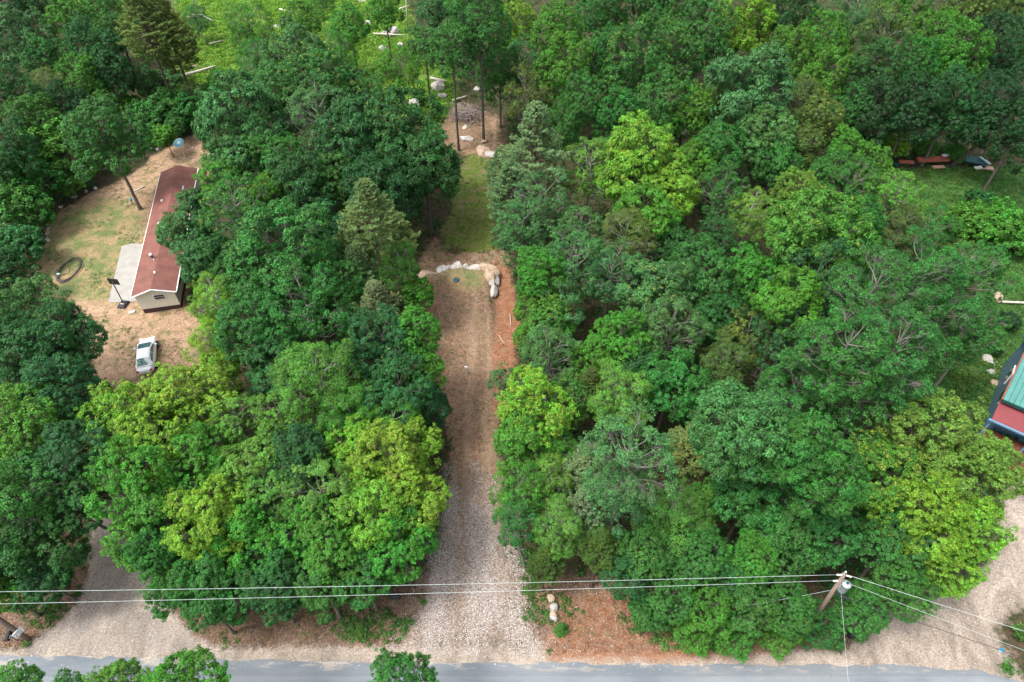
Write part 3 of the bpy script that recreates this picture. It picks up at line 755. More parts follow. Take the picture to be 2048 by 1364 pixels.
1900 520 40 A o 0 6 0|yellowish scrub at the near corner of the meadow
1940 445 46 S b 0 4.5 0|left half of the big meadow bush
2000 458 52 S b 0 4.8 0|middle of the big meadow bush
2050 470 46 S b 0 4.5 0|part of the big meadow bush cut by the right edge
1955 395 30 S d 0 1.5 0|low tangle at the back of the meadow
2020 645 22 S k 0 2 0|dark round bush near the bleached branches
1990 700 14 S k 0 1.6 0|tiny dark bush among the white flowers
1690 310 42 M b 0 0 0|bright spiky crown left of the scrap pile
1740 340 40 M b 0 0 0|bright crown beside the blue hose scrap
1660 350 42 M g 0 0 0|crown left of the bright spiky one
1590 390 45 M y 0 0 0|yellowish crown behind the ash
1790 296 28 S l 0 3.5 0|bright feathery bush behind the scrap boards
1850 294 26 S b 0 3 0|bush right behind the scrap boards
1730 300 30 S g 0 4 0|bush behind the bright spiky crown
1912 306 22 S b 0 2.6 0|bush between the two scrap piles
940 30 55 M g 0 0 0|on the top edge above the tall bare trunks
870 24 40 M t 0 0 0|bluish crown on the top edge right of the clearing
850 95 38 M t 0 0 0|bluish crown on a thin bare trunk in the ferns
905 110 48 M g 0 17 1|leafy top of the forked grey trunks
960 60 58 M g 0 20 1|tallest crown over the slash pile
1000 150 44 M g 0 0 1|right of the forked grey trunks
1030 60 45 M l 0 0 0|light crown right of the tallest clearing tree
1110 80 52 M b 0 0 0|round bright crown on the top row right of centre
1130 150 58 M b 0.1 0 1|bright crown with grey trunk right of the slash pile
1040 140 40 A t 0 0 1|pale grey crown above the feathery pine
1050 200 44 A o 0 0 1|pale trunked crown just above the feathery pine
1200 40 52 M g 0 0 0|on the top edge, first right of centre
1290 30 52 M g 0 0 0|on the top edge, second right of centre
1370 40 55 M g 0 0 0|on the top edge, third right of centre
1210 130 52 M g 0 0 1|pale stemmed, in the second row right of centre
1270 150 70 M g 0.3 0 1|yellow tipped peak in the second row right of centre
1340 130 55 M g 0.3 0 1|yellow tipped, right of the yellow tipped peak
1400 90 60 M g 0 0 1|tall crown above the bluish oak
1480 60 62 M l 0 0 1|light round crown above the bluish oak
1240 240 50 M g 0.1 0 1|slim peak above the brilliant lime oak
1160 220 48 M g 0 0 0|dark gap filler above the yellowish forked tree
1130 270 45 M g 0 0 0|right behind the feathery pine
1320 230 58 M g 0 0 0|left of the white forked stems in the third row
1370 240 48 M b 0.3 0 1|yellow tipped with white fork left of the bluish oak
1430 220 42 M y 0.3 0 1|yellow crown in front of the bluish oak
1500 190 82 O t 0 17 0|big bluish oak in the upper right
1520 280 62 O t 0 0 0|lower half of the big bluish oak
1430 310 52 O g 0 0 0|shaded at the foot of the big bluish oak
1385 330 45 O b 0 0 0|between the lime oak and the big bluish oak
1570 120 46 M b 0.2 0 0|bright crown right of the big bluish oak
1575 40 58 M d 0 0 0|dark tall crown on the top edge, upper right
1640 90 50 M b 0.1 0 0|bright column in the upper right
1645 170 48 M b 0 0 0|beneath the bright column of the upper right
1600 210 38 A o 0.3 0 0|brownish crown right of the big bluish oak
1630 250 48 M o 0.4 0 0|rusty topped crown at the dark wall of trees
1710 40 52 B t 0 0 1|pale grey birch on the upper right
1760 90 58 A o 0.25 0 0|greyish crown right of the pale grey birch
1800 30 48 M b 0 0 0|bright crown on the top edge, right of the pale grey birch
1740 160 60 M d 0.1 0 0|dark wall tree under the greyish crown
1820 150 52 M g 0 0 0|dark wall tree with flat layers
1860 80 46 M b 0 0 0|bright pocket in the dark wall of trees
1900 130 62 M b 0 0 0|layered bright crown in the dark wall of trees
1930 40 58 M o 0.15 0 0|olive crown near the upper right corner
2010 30 58 M o 0.1 0 0|olive crown filling the upper right corner
1970 110 55 M k 0 0 0|dark crown under the upper right corner
2030 100 50 M t 0 0 0|bluish crown on the right edge near the top
1740 235 55 M k 0 11 0|black green low tree behind the scrap boards
1820 230 58 M k 0 12 0|black green tree behind the middle scrap boards
1900 220 60 M d 0 12 0|layered dark tree behind the scrap boards
1980 240 62 M k 0 12 0|black green tree behind the green scrap sheet
2035 270 55 M k 0 12 0|black green tree on the right edge above the meadow
2030 190 52 A k 0 12 1|with bleached curved limbs on the right edge
1700 230 40 M g 0 10 0|mid green tree left of the dark wall
1550 330 48 O g 0 0 0|mid green crown below the big bluish oak
1600 310 40 M o 0.1 0 0|olive crown at the right foot of the bluish oak
1990 925 46 M y 0.2 12 0|outermost crown hiding the corner of the green roofed house
1700 460 60 M g 0 0 0|soft crown between the pale ash and the meadow scrub"""
used_spots = []
NOTRUNK = ['side', 'lot', 'gravel', 'drive', 'yard', 'verge', 'red', 'mown', 'meadow']
def in_zone(P, keys, margin=0.0):
    m = np.zeros(len(P), bool)
    for k in keys: m |= polymask(P, ZONES[k])[1] > -margin
    return m
tr_ = np.random.default_rng(99)
for ln in TREES.strip().split('\n'):
    a, phrase = ln.split('|'); px, py, r_, kd, cc, tipf, Hh, bare = a.split()
    px, py, r_, tipf, Hh, bare = float(px), float(py), float(r_), float(tipf), float(Hh), int(bare)
    dp = depth(px, py, 10); Rr = r_ / F * dp
    if 1060 <= py < 1300 and kd not in 'SP': Hh = min(Hh or 9.5, 9.0 if py < 1130 else 7.5)
    if kd == 'P':
        Hh = Hh or 5 + 2.8 * Rr; zc = Hh - 1.2 * Rr
    elif kd == 'S':
        zc = 0.0; Rr = r_ / F * depth(px, py, 1)
    else:
        Hh = Hh or 4.5 + 2.3 * Rr; zc = max(Hh - 1.12 * Rr, .9 * Rr)
    if kd == 'S':
        hh = Hh * .5; c = at(px, py, hh); zc = max(0.0, Hh - Rr * .95)
    else:
        c = at(px, py, zc); Rr = r_ / F * depth(px, py, zc)
    bx_, by_ = c.x, c.y
    if zc > 2 and 'lone round tree' not in phrase and in_zone(np.array([[bx_, by_]]), NOTRUNK, .4)[0]:
        an = np.arange(24) * math.pi / 12
        for rr_ in np.arange(.5, 3.2, .4):
            cand = np.stack([c.x + rr_ * np.cos(an), c.y + rr_ * np.sin(an)], 1); okc = cand[~in_zone(cand, NOTRUNK, .4)]
            if len(okc): bx_, by_ = okc[np.argmax(okc[:, 1])]; break
    root = empty(KN[kd][0], (bx_, by_, gz(bx_, by_) - .05)); off_ = (c.x - bx_, c.y - by_); yaw = tr_.uniform(0, 6.28)
    lab = CW[cc] + ' ' + KN[kd][1] + ' ' + phrase
    tag(root, lab, KN[kd][2], 'woodland trees' if kd != 'S' else 'shrubs round the clearings')
    me, lm, R0 = PROTO[kd][tr_.integers(len(PROTO[kd]))]
    s = Rr * 1.06
    cr = link('crown', me, root); cr.location = (*off_, zc); cr.rotation_euler = (0, 0, yaw); cr.scale = (s, s, s * tr_.uniform(.92, 1.1) * (1.18 if py < 350 and px > 900 and kd in 'MAB' else 1) * (1 if kd != 'S' else min(1.6, max(.6, (Hh - zc) / (.95 * Rr)))))
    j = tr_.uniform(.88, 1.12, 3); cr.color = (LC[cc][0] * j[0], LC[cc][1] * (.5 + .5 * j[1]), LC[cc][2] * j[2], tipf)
    lb = link('limbs', lm, root); lb.location = cr.location; lb.rotation_euler = cr.rotation_euler; lb.scale = cr.scale
    bk = BK[kd]; kk = tr_.uniform(.8, 1.2); lb.color = (bk[0] * kk, bk[1] * kk, bk[2] * kk, 1)
    if kd != 'S' or zc > .8:
        tk = link('trunk', TRK[tr_.integers(5)], root); rt = .05 + .035 * Rr if kd != 'B' else .08 + .015 * Rr
        if kd == 'S': rt = .06
        th = max(.3, zc - .85 * s if kd not in 'SP' else zc - .7 * s if kd == 'P' else zc + .2); tv = Vector((*off_, th)); tk.scale = (rt, rt, tv.length); tk.color = lb.color
        tk.rotation_euler = tv.to_track_quat('Z', 'Y').to_euler()
    if bare and kd != 'S' and kd != 'P' and (any(k_ in phrase for k_ in ('bleached', 'dead', 'white', 'bare', 'limb', 'fork')) or tr_.uniform() < .25):
        bm = link('bare_limb', BARE[tr_.integers(5)], root); bm.location = (*off_, zc); bm.scale = (s * .96,) * 3
        bm.rotation_euler = (0, 0, tr_.uniform(0, 6.28)); bm.color = (.22, .21, .185, 1) if 'bleached' not in phrase and 'white' not in phrase and 'dead' not in phrase else (.36, .35, .32, 1)
    used_spots.append((c.x, c.y, Rr))
US = np.array(used_spots)

# ================= GROUND COVER =================
def in_zone(P, keys, margin=0.0):
    m = np.zeros(len(P), bool)
    for k in keys: m |= polymask(P, ZONES[k])[1] > -margin
    return m
def frustum_pts(r, n, ylo=15, yhi=142):
    y = r.uniform(ylo, yhi, n * 2); d = y * CS + CH * SN; x = r.uniform(-1, 1, n * 2) * d * 1024 / F * 1.08
    return np.stack([x, y], 1)[:n]
def cover(name, label, cat, P, per, spread, hgt, L, W, color, seed, upright=.3, mat=LEAF, tip=0.0):
    r = np.random.default_rng(seed); n = len(P); ci = np.repeat(np.arange(n), per); N = len(ci)
    gzv = relief(P); sz = r.uniform(.5, 1.4, n)
    o = unit(rdir(r, N) * [1, 1, .8] + [0, 0, .4]); o[:, 2] = abs(o[:, 2])
    q = r.uniform(.2, 1, N) ** .5
    LP = np.stack([P[ci, 0], P[ci, 1], gzv[ci]], 1) + o * (q * sz[ci])[:, None] * [spread, spread, hgt]
    NN = unit(o * .4 + [0, 0, .8 - upright] + r.normal(0, .4 + upright * .4, (N, 3)))
    T = unit(r.normal(size=(N, 3)) + [0, 0, 4 * upright])
    k = r.uniform(.7, 1.3, N); V, Fc = leaf_quads(LP, NN, T, L * k, W * k)
    cv = r.uniform(0, 1, n)
    o_ = link(name, npmesh(name, V, Fc, dict(leafvar=('FACE', r.uniform(0, 1, N)), clumpvar=('FACE', cv[ci]), tip=('FACE', cv[ci] * .9 + .1)), False, mat))
    o_.color = (*color, tip); return tag(o_, label, cat, None, 'stuff')
open_keys = ['yard', 'side', 'verge', 'lot', 'drive', 'gravel', 'red', 'redbank', 'mown', 'strip', 'slash', 'meadow', 'litter', 'litter2', 'fern']
r = np.random.default_rng(21); P = frustum_pts(r, 14000)
P = P[~in_zone(P, open_keys, .3) & (P[:, 1] > 20)]
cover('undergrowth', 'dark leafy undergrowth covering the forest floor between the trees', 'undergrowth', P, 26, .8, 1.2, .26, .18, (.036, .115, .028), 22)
P = frustum_pts(r, 60000, 80, 142); P = P[in_zone(P, ['fern'])][:6000]
cover('ferns', 'bright yellow green ferns and brush covering the cleared slope', 'ferns', P, 24, .6, .65, .26, .12, (.13, .29, .030), 23, .35)
P = frustum_pts(r, 60000, 35, 100); P = P[in_zone(P, ['meadow'])][:9000]
cover_m = P[:420] + 0
cover('meadow_grass', 'tall dark green grass filling the meadow on the right', 'grass', P, 20, .35, .35, .42, .035, (.070, .185, .045), 24, .6)
P = frustum_pts(r, 40000, 38, 80); P = P[in_zone(P, ['lawn', 'yard', 'mown', 'strip']) & ~in_zone(P, ['side'])]
nz = np.sin(P[:, 0] * 1.1 + np.sin(P[:, 1] * .7) * 2) + np.sin(P[:, 1] * .9 + P[:, 0] * .4) + r.normal(0, .5, len(P))
P = P[(nz > .5)][:2600]
cover('lawn_grass', 'patchy short grass tufts on the worn lawn and mown strip', 'grass', P, 16, .22, .08, .12, .03, (.11, .165, .05), 25, .45)
P = frustum_pts(r, 90000, 17, 92); P = P[in_zone(P, ['drive', 'redbank', 'litter', 'litter2', 'verge', 'slash', 'strip']) & ~in_zone(P, ['gravel', 'side', 'lot']) & (P[:, 1] > 17.6)]
nz = np.sin(P[:, 0] * .8 + np.sin(P[:, 1] * .31 + 2) * 3) + np.sin(P[:, 1] * .47 + P[:, 0] * 1.3) + r.normal(0, .6, len(P)); P = P[(nz > .3) & (r.uniform(0, 1, len(P)) < .55)][:9000]
cover('weeds', 'scattered low green weeds on the bare dirt and road verge', 'weeds', P, 9, .15, .07, .09, .05, (.10, .15, .05), 26, .2)
P = frustum_pts(r, 200000, 16.5, 28); P = P[in_zone(P, ['litter', 'litter2', 'redbank']) & ~in_zone(P, ['gravel', 'side', 'lot'])][:9000]
cover('dead_leaves', 'fallen reddish brown leaves scattered along the roadside bank', 'leaves', P, 5, .35, .015, .13, .09, (.23, .155, .115), 27, 0.0)
# gravel: real stones
def stones(name, label, cat, P, smin, smax, mat, seed):
    r = np.random.default_rng(seed); n = len(P); s = r.uniform(smin, smax, n) * .5; g0 = relief(P)
    base = np.array([[1, 0, 0], [0, 1, 0], [-1, 0, 0], [0, -1, 0], [0, 0, .8], [0, 0, -.5]])
    V = (base[None] + r.normal(0, .22, (n, 6, 3))) * s[:, None, None]
    a = r.uniform(0, 6.28, n); c_, s_ = np.cos(a), np.sin(a)
    V = np.stack([V[..., 0] * c_[:, None] - V[..., 1] * s_[:, None], V[..., 0] * s_[:, None] + V[..., 1] * c_[:, None], V[..., 2]], -1)
    V += np.stack([P[:, 0], P[:, 1], g0 + .02], 1)[:, None]
    f = np.array([[0, 1, 4], [1, 2, 4], [2, 3, 4], [3, 0, 4]]); Fc = (f[None] + (np.arange(n) * 6)[:, None, None]).reshape(-1, 3)
    cv = np.repeat(r.uniform(0, 1, n), 4)
    return tag(link(name, npmesh(name, V.reshape(-1, 3), Fc, dict(stonevar=('FACE', cv)), False, mat)), label, cat, None, 'stuff')
sm, nt, bb = newmat('gravel_stone'); g = G(nt); av = g.n('ShaderNodeAttribute', attribute_name='stonevar').outputs['Fac']
g.l(g.mix(g.rng(av, 0, 1), (.15, .12, .105), (.56, .52, .50)), bb.inputs['Base Color']); bb.inputs['Roughness'].default_value = .8
P = frustum_pts(r, 420000, 16, 34); P = P[np.abs(P[:, 0] + 2.5) < 8]; P = P[in_zone(P, ['gravel'], .9)]
nzv = np.sin(P[:, 0] * 1.9 + .4 * np.sin(P[:, 1] * .8)) + .5 * np.sin(P[:, 1] * 1.1 + P[:, 0]) + r.normal(0, .6, len(P)); mk = polymask(P, ZONES['gravel'], 2.2)[0]; P = P[(nzv > -.3) & (r.uniform(.15, .8, len(P)) < mk)][:24000]
stones('gravel', 'pale crushed gravel spread over the lower driveway', 'gravel', P, .04, .095, sm, 31)
P = frustum_pts(r, 40000, 15.4, 66); P = P[in_zone(P, ['drive', 'red', 'side', 'lot', 'redbank', 'yard', 'verge'])][:2200]
stones('pebbles', 'small pale stones scattered over the bare dirt', 'pebbles', P, .04, .11, sm, 32)

P = cover_m[np.sin(cover_m[:, 0] * .35) + np.cos(cover_m[:, 1] * .3) > -.2]
cover('meadow_brush', 'low bright brambles and tall weeds scattered through the meadow', 'brush', P, 60, .6, .6, .16, .11, (.085, .19, .032), 61, .1)

P = frustum_pts(r, 60000, 16.6, 23); P = P[in_zone(P, ['litter', 'litter2', 'redbank']) & ~in_zone(P, ['gravel', 'side', 'lot'], .2)]
P = P[(np.sin(P[:, 0] * .55 + 1) + np.cos(P[:, 1] * 1.2 + P[:, 0] * .3) + r.normal(0, .4, len(P))) > .7][:420]
cover('bank_weeds', 'ragged green weeds growing through dead leaves on the roadside bank', 'weeds', P, 26, .32, .28, .15, .09, (.05, .15, .03), 71, .25)

# ================= OBJECTS =================
import bmesh
def M_(n, c, **k): return simple(n, c, **k)
m_white = M_('white_paint', (.78,.78,.76), var=.05, rough=.45); m_black = M_('black_plastic', (.02,.022,.025), rough=.5)
m_dark = M_('dark_glass', (.03,.04,.05), rough=.12, spec=.6, var=.3, scale=2); m_galv = M_('galvanised', (.42,.47,.50), rough=.45, metal=.3)
m_teal = M_('teal_plastic', (.015,.085,.11), rough=.4); m_bluep = M_('blue_plastic', (.02,.25,.42), rough=.45)
m_wire = M_('wire', (.42,.48,.46), rough=.4); m_wood = M_('weathered_wood', (.30,.23,.18), stretch=(6,6,.6), scale=5, var=.35, bump=.4)
m_polew = M_('pole_wood', (.21,.155,.12), stretch=(8,8,.8), scale=4, var=.45, bump=.5); m_concrete = M_('concrete', (.30,.285,.26), var=.14, scale=1.3, rough=.85)
m_rock = M_('grey_rock', (.38,.36,.34), var=.4, scale=3.0, rough=.85, bump=.7); m_rockt = M_('tan_rock', (.38,.28,.20), var=.35, scale=3.0, rough=.85, bump=.7); m_rockw = M_('pale_rock', (.44,.41,.375), var=.35, scale=3.5, rough=.85, bump=.6)
m_red = M_('red_board', (.30,.09,.06), var=.25); m_yel = M_('yellow_plastic', (.62,.33,.02)); m_log = M_('bleached_log', (.50,.45,.38), stretch=(1,1,1), scale=5, var=.3)
def lines_mat(name, col, dark, period, axis, width=.12, rough=.6, var=.12, nscale=2.0):
    """lapped boards / seams: dark joint every `period` metres along object axis"""
    m, nt, b = newmat(name); g = G(nt); tc = g.n('ShaderNodeTexCoord').outputs['Object']
    s = g.n('ShaderNodeSeparateXYZ'); g.l(tc, s.inputs[0]); f = g.math('FRACT', g.math('DIVIDE', s.outputs[axis], period))
    k = g.math('LESS_THAN', f, width); n1 = g.noise(nscale, 5, .65, tc)
    c = g.mix(k, col, dark); vm = g.n('ShaderNodeVectorMath', operation='SCALE'); g.l(c, vm.inputs[0]); g.l(g.rng(n1, .3, .7, 1 - var, 1 + var), vm.inputs['Scale'])
    g.l(vm.outputs[0], b.inputs['Base Color']); b.inputs['Roughness'].default_value = rough
    bp = g.n('ShaderNodeBump'); bp.inputs['Strength'].default_value = .4; bp.inputs['Distance'].default_value = .02; g.l(f, bp.inputs['Height']); g.l(bp.outputs[0], b.inputs['Normal'])
    return m
m_siding = lines_mat('siding', (.74,.72,.61), (.42,.41,.35), .125, 2, .14, .5, .05)
m_skirt = lines_mat('skirting', (.055,.022,.028), (.03,.012,.015), .2, 0, .1, .6)
m_shingle = lines_mat('shingles', (.185,.072,.054), (.115,.043,.034), .16, 1, .2, .85, .28, 1.1)
def rock(loc, size, rz, mat, label, cat='boulder', name='boulder', seed=0, group=None):
    bm = bmesh.new(); bmesh.ops.create_icosphere(bm, subdivisions=3, radius=1.0); r = random.Random(seed)
    pl = [(Vector([r.gauss(0,1) for _ in range(3)]).normalized(), r.uniform(.55,.85)) for _ in range(9)]
    for v in bm.verts:
        for n_, d_ in pl:
            t = v.co.dot(n_) - d_
            if t > 0: v.co -= n_ * t * .9
        v.co *= 1 + .03 * math.sin(v.co.x * 9 + seed) * math.cos(v.co.y * 8)
        v.co = Vector((v.co.x * size[0] * .6, v.co.y * size[1] * .6, v.co.z * size[2] * .65))
    me = bpy.data.meshes.new(name); bm.to_mesh(me); bm.free(); me.materials.append(mat)
    o = link(name, me); o.location = loc; o.rotation_euler = (0, 0, rz); return tag(o, label, cat, group)
# ---- mobile home ----
hx, hy = -37.3, 51.42; H = empty('mobile_home', (hx, hy, 0), 0.205)
tag(H, 'long single storey mobile home with red brown shingle roof and cream siding', 'house')
L_, W_ = 22.6, 3.9; hw = W_ / 2
mb = MB(); zt = 2.72; zr = 3.36
mb.add([(-hw,0,.68),(hw,0,.68),(hw,0,zt),(0,0,zr-.02),(-hw,0,zt),(-hw,L_,.68),(hw,L_,.68),(hw,L_,zt),(0,L_,zr-.02),(-hw,L_,zt)],
       [(0,1,2,3,4),(9,8,7,6,5),(1,6,7,2),(5,0,4,9)]); wl = mb.obj('wall', m_siding, H)
MB().box((0, L_/2, .34), (W_ - .1, L_ - .1, .68)).obj('skirting', m_skirt, H)
def roof_slab(sgn):
    m = MB(); x0, x1 = 0, sgn * (hw + .28); sl = (zt - zr) / hw; zA = zr + .03; zB = zr + .03 + sl * (hw + .28)
    y0, y1 = -.22, L_ + .22
    vs = [(x0,y0,zA),(x1,y0,zB),(x1,y1,zB),(x0,y1,zA)]; top = [(x, y, z + .07) for x, y, z in vs]
    fs = [(0,3,2,1),(4,5,6,7),(0,1,5,4),(1,2,6,5),(2,3,7,6),(3,0,4,7)]
    m.add(vs + top, fs if sgn > 0 else [tuple(reversed(f)) for f in fs]); return m
rfm = roof_slab(1); rfm2 = roof_slab(-1); rfm.add(rfm2.v, rfm2.f); rf = rfm.obj('roof', m_shingle, H)
for sg in (-1, 1):
    zB = zr + .03 + (zt - zr) / hw * (hw + .28)
    MB().tube([(0, -.245, zr + .05), (sg * (hw + .29), -.245, zB + .02)], .065, 6).obj('fascia', m_white, H)
MB().box((hw + .33, L_/2, zB + .02), (.09, L_ + .4, .11)).obj('gutter', m_white, H)
MB().box((-hw - .32, L_/2, zB + .03), (.05, L_ + .4, .08)).obj('eave_trim', m_white, H)
# end window with white sash bar
wf = MB().box((.35, -.03, 2.15), (1.15, .05, .66)).obj('window_frame', m_white, H)
for z in (2.0, 2.31): MB().box((.35, -.065, z), (1.0, .03, .235)).obj('pane', m_dark, wf)
for yy, ww in ((2.6, 1.2), (7.5, 1.0), (12.5, 1.3), (18, 1.1)):
    f = MB().box((hw + .03, yy, 2.0), (.05, ww, .9)).obj('window_frame', m_white, H)
    MB().box((hw + .065, yy, 2.0), (.03, ww - .16, .74)).obj('pane', m_dark, f)
# roof vents and chimney
sl = (zt - zr) / hw
def rz_(x): return zr + .10 + sl * abs(x)
ch = MB().lathe([(.10,0),(.10,.55),(.19,.56),(.19,.70),(.08,.82),(0,.84)], 14, (-.55, 5.0, rz_(.55) - .05)).obj('chimney', m_white, rf, True)
MB().box((-.55, 5.0, rz_(.55) + .30), (.26, .26, .14)).obj('chimney_band', m_black, ch)
MB().tube([(-.25, 4.4, rz_(.25) - .05), (-.25, 4.4, rz_(.25) + .28)], .055, 8).obj('vent_pipe', m_white, rf)
MB().tube([(-.45, 4.75, rz_(.45) + .1), (-.28, 4.5, rz_(.28) + .12)], .05, 8).obj('vent_elbow', m_black, rf)
for x, y in ((.05, 2.4), (-1.1, 16.0), (-.9, 11.5)):
    MB().box((x, y, rz_(x) + .06), (.26, .22, .14), taper=.7).obj('roof_vent', m_white, rf)
for y in (15.2, 16.6, 18.2): MB().box((1.05, y, rz_(1.05) + .012), (.22, .8, .015)).obj('roof_patch', m_galv, rf)
# patio slab
pv = [(-43.7,52.7),(-45.85,62.1),(-44.9,62.6),(-41.2,62.4),(-39.4,52.9)]
pm = MB().add([(x,y,.02) for x,y in pv] + [(x,y,.11) for x,y in pv], [(4,3,2,1,0),(5,6,7,8,9)] + [(i,(i+1)%5,5+(i+1)%5,5+i) for i in range(5)])
tag(pm.obj('patio', m_concrete, None, bevel=.02), 'pale grey concrete slab along the left side of the mobile home', 'patio')
# ---- basketball hoop ----
bp = at(248, 611); Hp = empty('basketball_hoop', (bp.x, bp.y, gz(bp.x, bp.y)), -.12); tag(Hp, 'black portable basketball hoop standing beside the concrete slab', 'basketball hoop')
bs = MB().box((0,0,.14), (1.0,1.25,.26), taper=.72).obj('base', m_black, Hp, bevel=.06)
MB().lathe([(0,.29),(.33,.28),(.36,.22)], 18).obj('base_cap', m_black, bs)
for i, s_ in enumerate((-1, 1)): MB().box((s_*.1, -.12, .305), (.15, .13, .02)).obj('label_plate', M_('buff_label', (.62,.45,.33)), bs)
MB().tube([(0,.1,.25),(0,.25,3.0)], .055, 10).obj('pole', m_black, Hp)
bb_ = MB().box((0,.42,3.05), (1.15,.05,.78)).obj('backboard', m_black, Hp)
MB().box((0,.447,3.05), (1.05,.01,.68)).obj('backboard_face', m_dark, bb_)
MB().tube([(.23*math.cos(a), .75+.23*math.sin(a), 2.78) for a in np.linspace(0, 2*math.pi, 19)], .014, 6, False).obj('rim', M_('orange_rim', (.55,.12,.03)), Hp)
MB().tube([(0,.25,2.95),(0,.40,3.05)], .05, 6).obj('bracket', m_black, Hp)
# ---- small yard things ----
p = at(265, 626); tag(MB().box((p.x,p.y,.12), (.55,.3,.22), .4).obj('cinder_block', m_white, bevel=.02), 'small white block lying on the dirt near the hoop base', 'block')
p = at(267, 410); wp = empty('well_pipe', (p.x,p.y,0)); tag(wp, 'short post with bright blue cap standing on the lawn', 'pipe')
MB().lathe([(.09,0),(.09,.75)], 10).obj('pipe', m_wood, wp); MB().lathe([(.14,.72),(.15,.95),(.09,1.0),(0,1.01)], 12).obj('cap', m_bluep, wp)
p = at(139, 541); r = random.Random(4); mb = MB()
for k in range(13):
    rx, ry = 1.15 + r.uniform(-.26,.24), 1.85 + r.uniform(-.34,.3); ph = r.uniform(0,.4); cx, cy = r.uniform(-.06,.06), r.uniform(-.08,.08)
    mb.tube([(p.x+cx+rx*math.cos(a)*(1+.02*math.sin(3*a+ph)), p.y+cy+ry*math.sin(a), .05+.012*k+.03*math.sin(2*a+ph)) for a in np.linspace(0, 2*math.pi, 33)], .02, 5, False)
mb.tube([(p.x-.9,p.y-1.2,.2),(p.x-.3,p.y-.8,.12),(p.x+.2,p.y-.5,.08),(p.x-.1,p.y+.3,.06)], .03, 5)
tag(mb.obj('hose_coil', M_('black_hose', (.09,.08,.075), var=.5), None, True), 'large coil of black pipe lying on the lawn', 'coil')
p = at(119, 552); tag(MB().box((p.x,p.y,.3), (.28,.18,.12), .3).obj('connector_box', M_('pale_blue', (.5,.7,.8))), 'small pale box on the left side of the black coil', 'box')
p = at(377, 331); D_ = empty('satellite_dish', (p.x, p.y, 0), .3); tag(D_, 'round blue dish on a pole behind the far end of the roof', 'dish')
MB().tube([(0,0,0),(0,0,3.3)], .05, 8).obj('post', m_galv, D_)
dm = MB().lathe([(.08,0),(.35,.05),(.6,.16),(.72,.25),(.70,.27),(.58,.19),(.33,.08),(0,.04)], 22); do = dm.obj('dish', m_teal, D_, True); do.location = (0,-.05,3.3); do.rotation_euler = (R_(20), R_(-14), 0)
MB().tube([(0,-.5,3.3),(0,-.75,3.85)], .02, 6).obj('arm', m_galv, D_)
for i, (x, y, s_) in enumerate(((94,482,.75),(97,468,.6),(98,459,.45),(123,416,.6),(150,396,.7),(173,384,.5),(192,378,.5),(316,300,.45),(386,297,.4))):
    q = at(x, y); rock((q.x,q.y,.1), (s_,s_*.8,s_*.7), i, m_rock, ['pale grey rock at the left lawn edge above the coil, lower of the pair','small grey rock above the lower of the pair at the left lawn edge','smallest grey rock at the left edge of the lawn','mossy rock on the upper left curve of the lawn edge','flat rock at the upper left lawn corner','rock by the small bushes at the upper left of the lawn','rock in the shade of the lone lawn tree','small stone right of the lone lawn tree near the house','small stone on the back lawn'][i], 'rock', 'rock', 40 + i, 'rocks edging the lawn')
q0, q1 = at(262,388), at(290,374); tag(MB().tube([(q0.x,q0.y,.12),(q1.x,q1.y,.14)], .1, 7).obj('log', m_log), 'short grey log on the lawn beside the lone tree trunk', 'log')
q0, q1 = at(398,259), at(420,258); tag(MB().tube([(q0.x,q0.y,.2),(q1.x,q1.y,.2)], .22, 8).obj('log', m_wood), 'dark log at the back of the lawn under the hedge bushes', 'log')
# ---- white sedan ----
m_car = M_('car_white', (.80,.82,.82), var=.02, rough=.22, spec=.6); m_cg = M_('car_glass', (.07,.15,.16), rough=.08, spec=.9, var=.3, scale=3)
m_tyre = M_('tyre', (.02,.02,.02), rough=.8); m_rim = M_('rim', (.45,.45,.46), metal=.6, rough=.35); m_tail = M_('tail_lamp', (.35,.01,.01), rough=.2); m_head = M_('head_lamp', (.7,.72,.75), rough=.1)
car = empty('parked_car', (-36.5, 44.75, .01), .30); tag(car, 'white four door sedan parked on the dirt in front of the mobile home', 'car')
st = [(-2.46,.42,.55,.74),(-2.40,.66,.38,.88),(-2.12,.83,.28,.95),(-1.5,.90,.24,.99),(-.6,.92,.22,.98),(.6,.92,.22,.96),(1.15,.90,.22,.93),(1.7,.86,.24,.87),(2.12,.77,.30,.74),(2.36,.58,.38,.62),(2.45,.34,.45,.55)]
V, Fc = [], []; nr = 12
for y, w_, zb, zt_ in st:
    zm = zb + (zt_ - zb) * .62
    half = [(0,zt_),(w_*.5,zt_-.005),(w_*.82,zt_-.035),(w_*.97,zm+.02),(w_,zm-.12),(w_*.94,zb+.05),(w_*.6,zb)]
    ring = half + [(-x, z) for x, z in reversed(half[1:])]
    V += [(x, y, z) for x, z in ring]; nr = len(ring)
for i in range(len(st) - 1):
    for k in range(nr): Fc.append((i*nr+k, (i+1)*nr+k, (i+1)*nr+(k+1)%nr, i*nr+(k+1)%nr))
Fc += [tuple(range(nr)), tuple((len(st)-1)*nr + k for k in reversed(range(nr)))]
bd = MB().add(V, Fc).obj('body', m_car, car, True); sm_ = bd.modifiers.new('sub', 'SUBSURF'); sm_.levels = 2; sm_.render_levels = 2
gs_ = [(-1.95,.70,.98),(-1.10,.60,1.38),(-.4,.585,1.44),(.12,.59,1.42),(1.38,.72,.95)]
def rg(y):  # (half width at roof level, roof z) interpolated
    ys = [g_[0] for g_ in gs_]; return float(np.interp(y, ys, [g_[1] for g_ in gs_])), float(np.interp(y, ys, [g_[2] for g_ in gs_]))
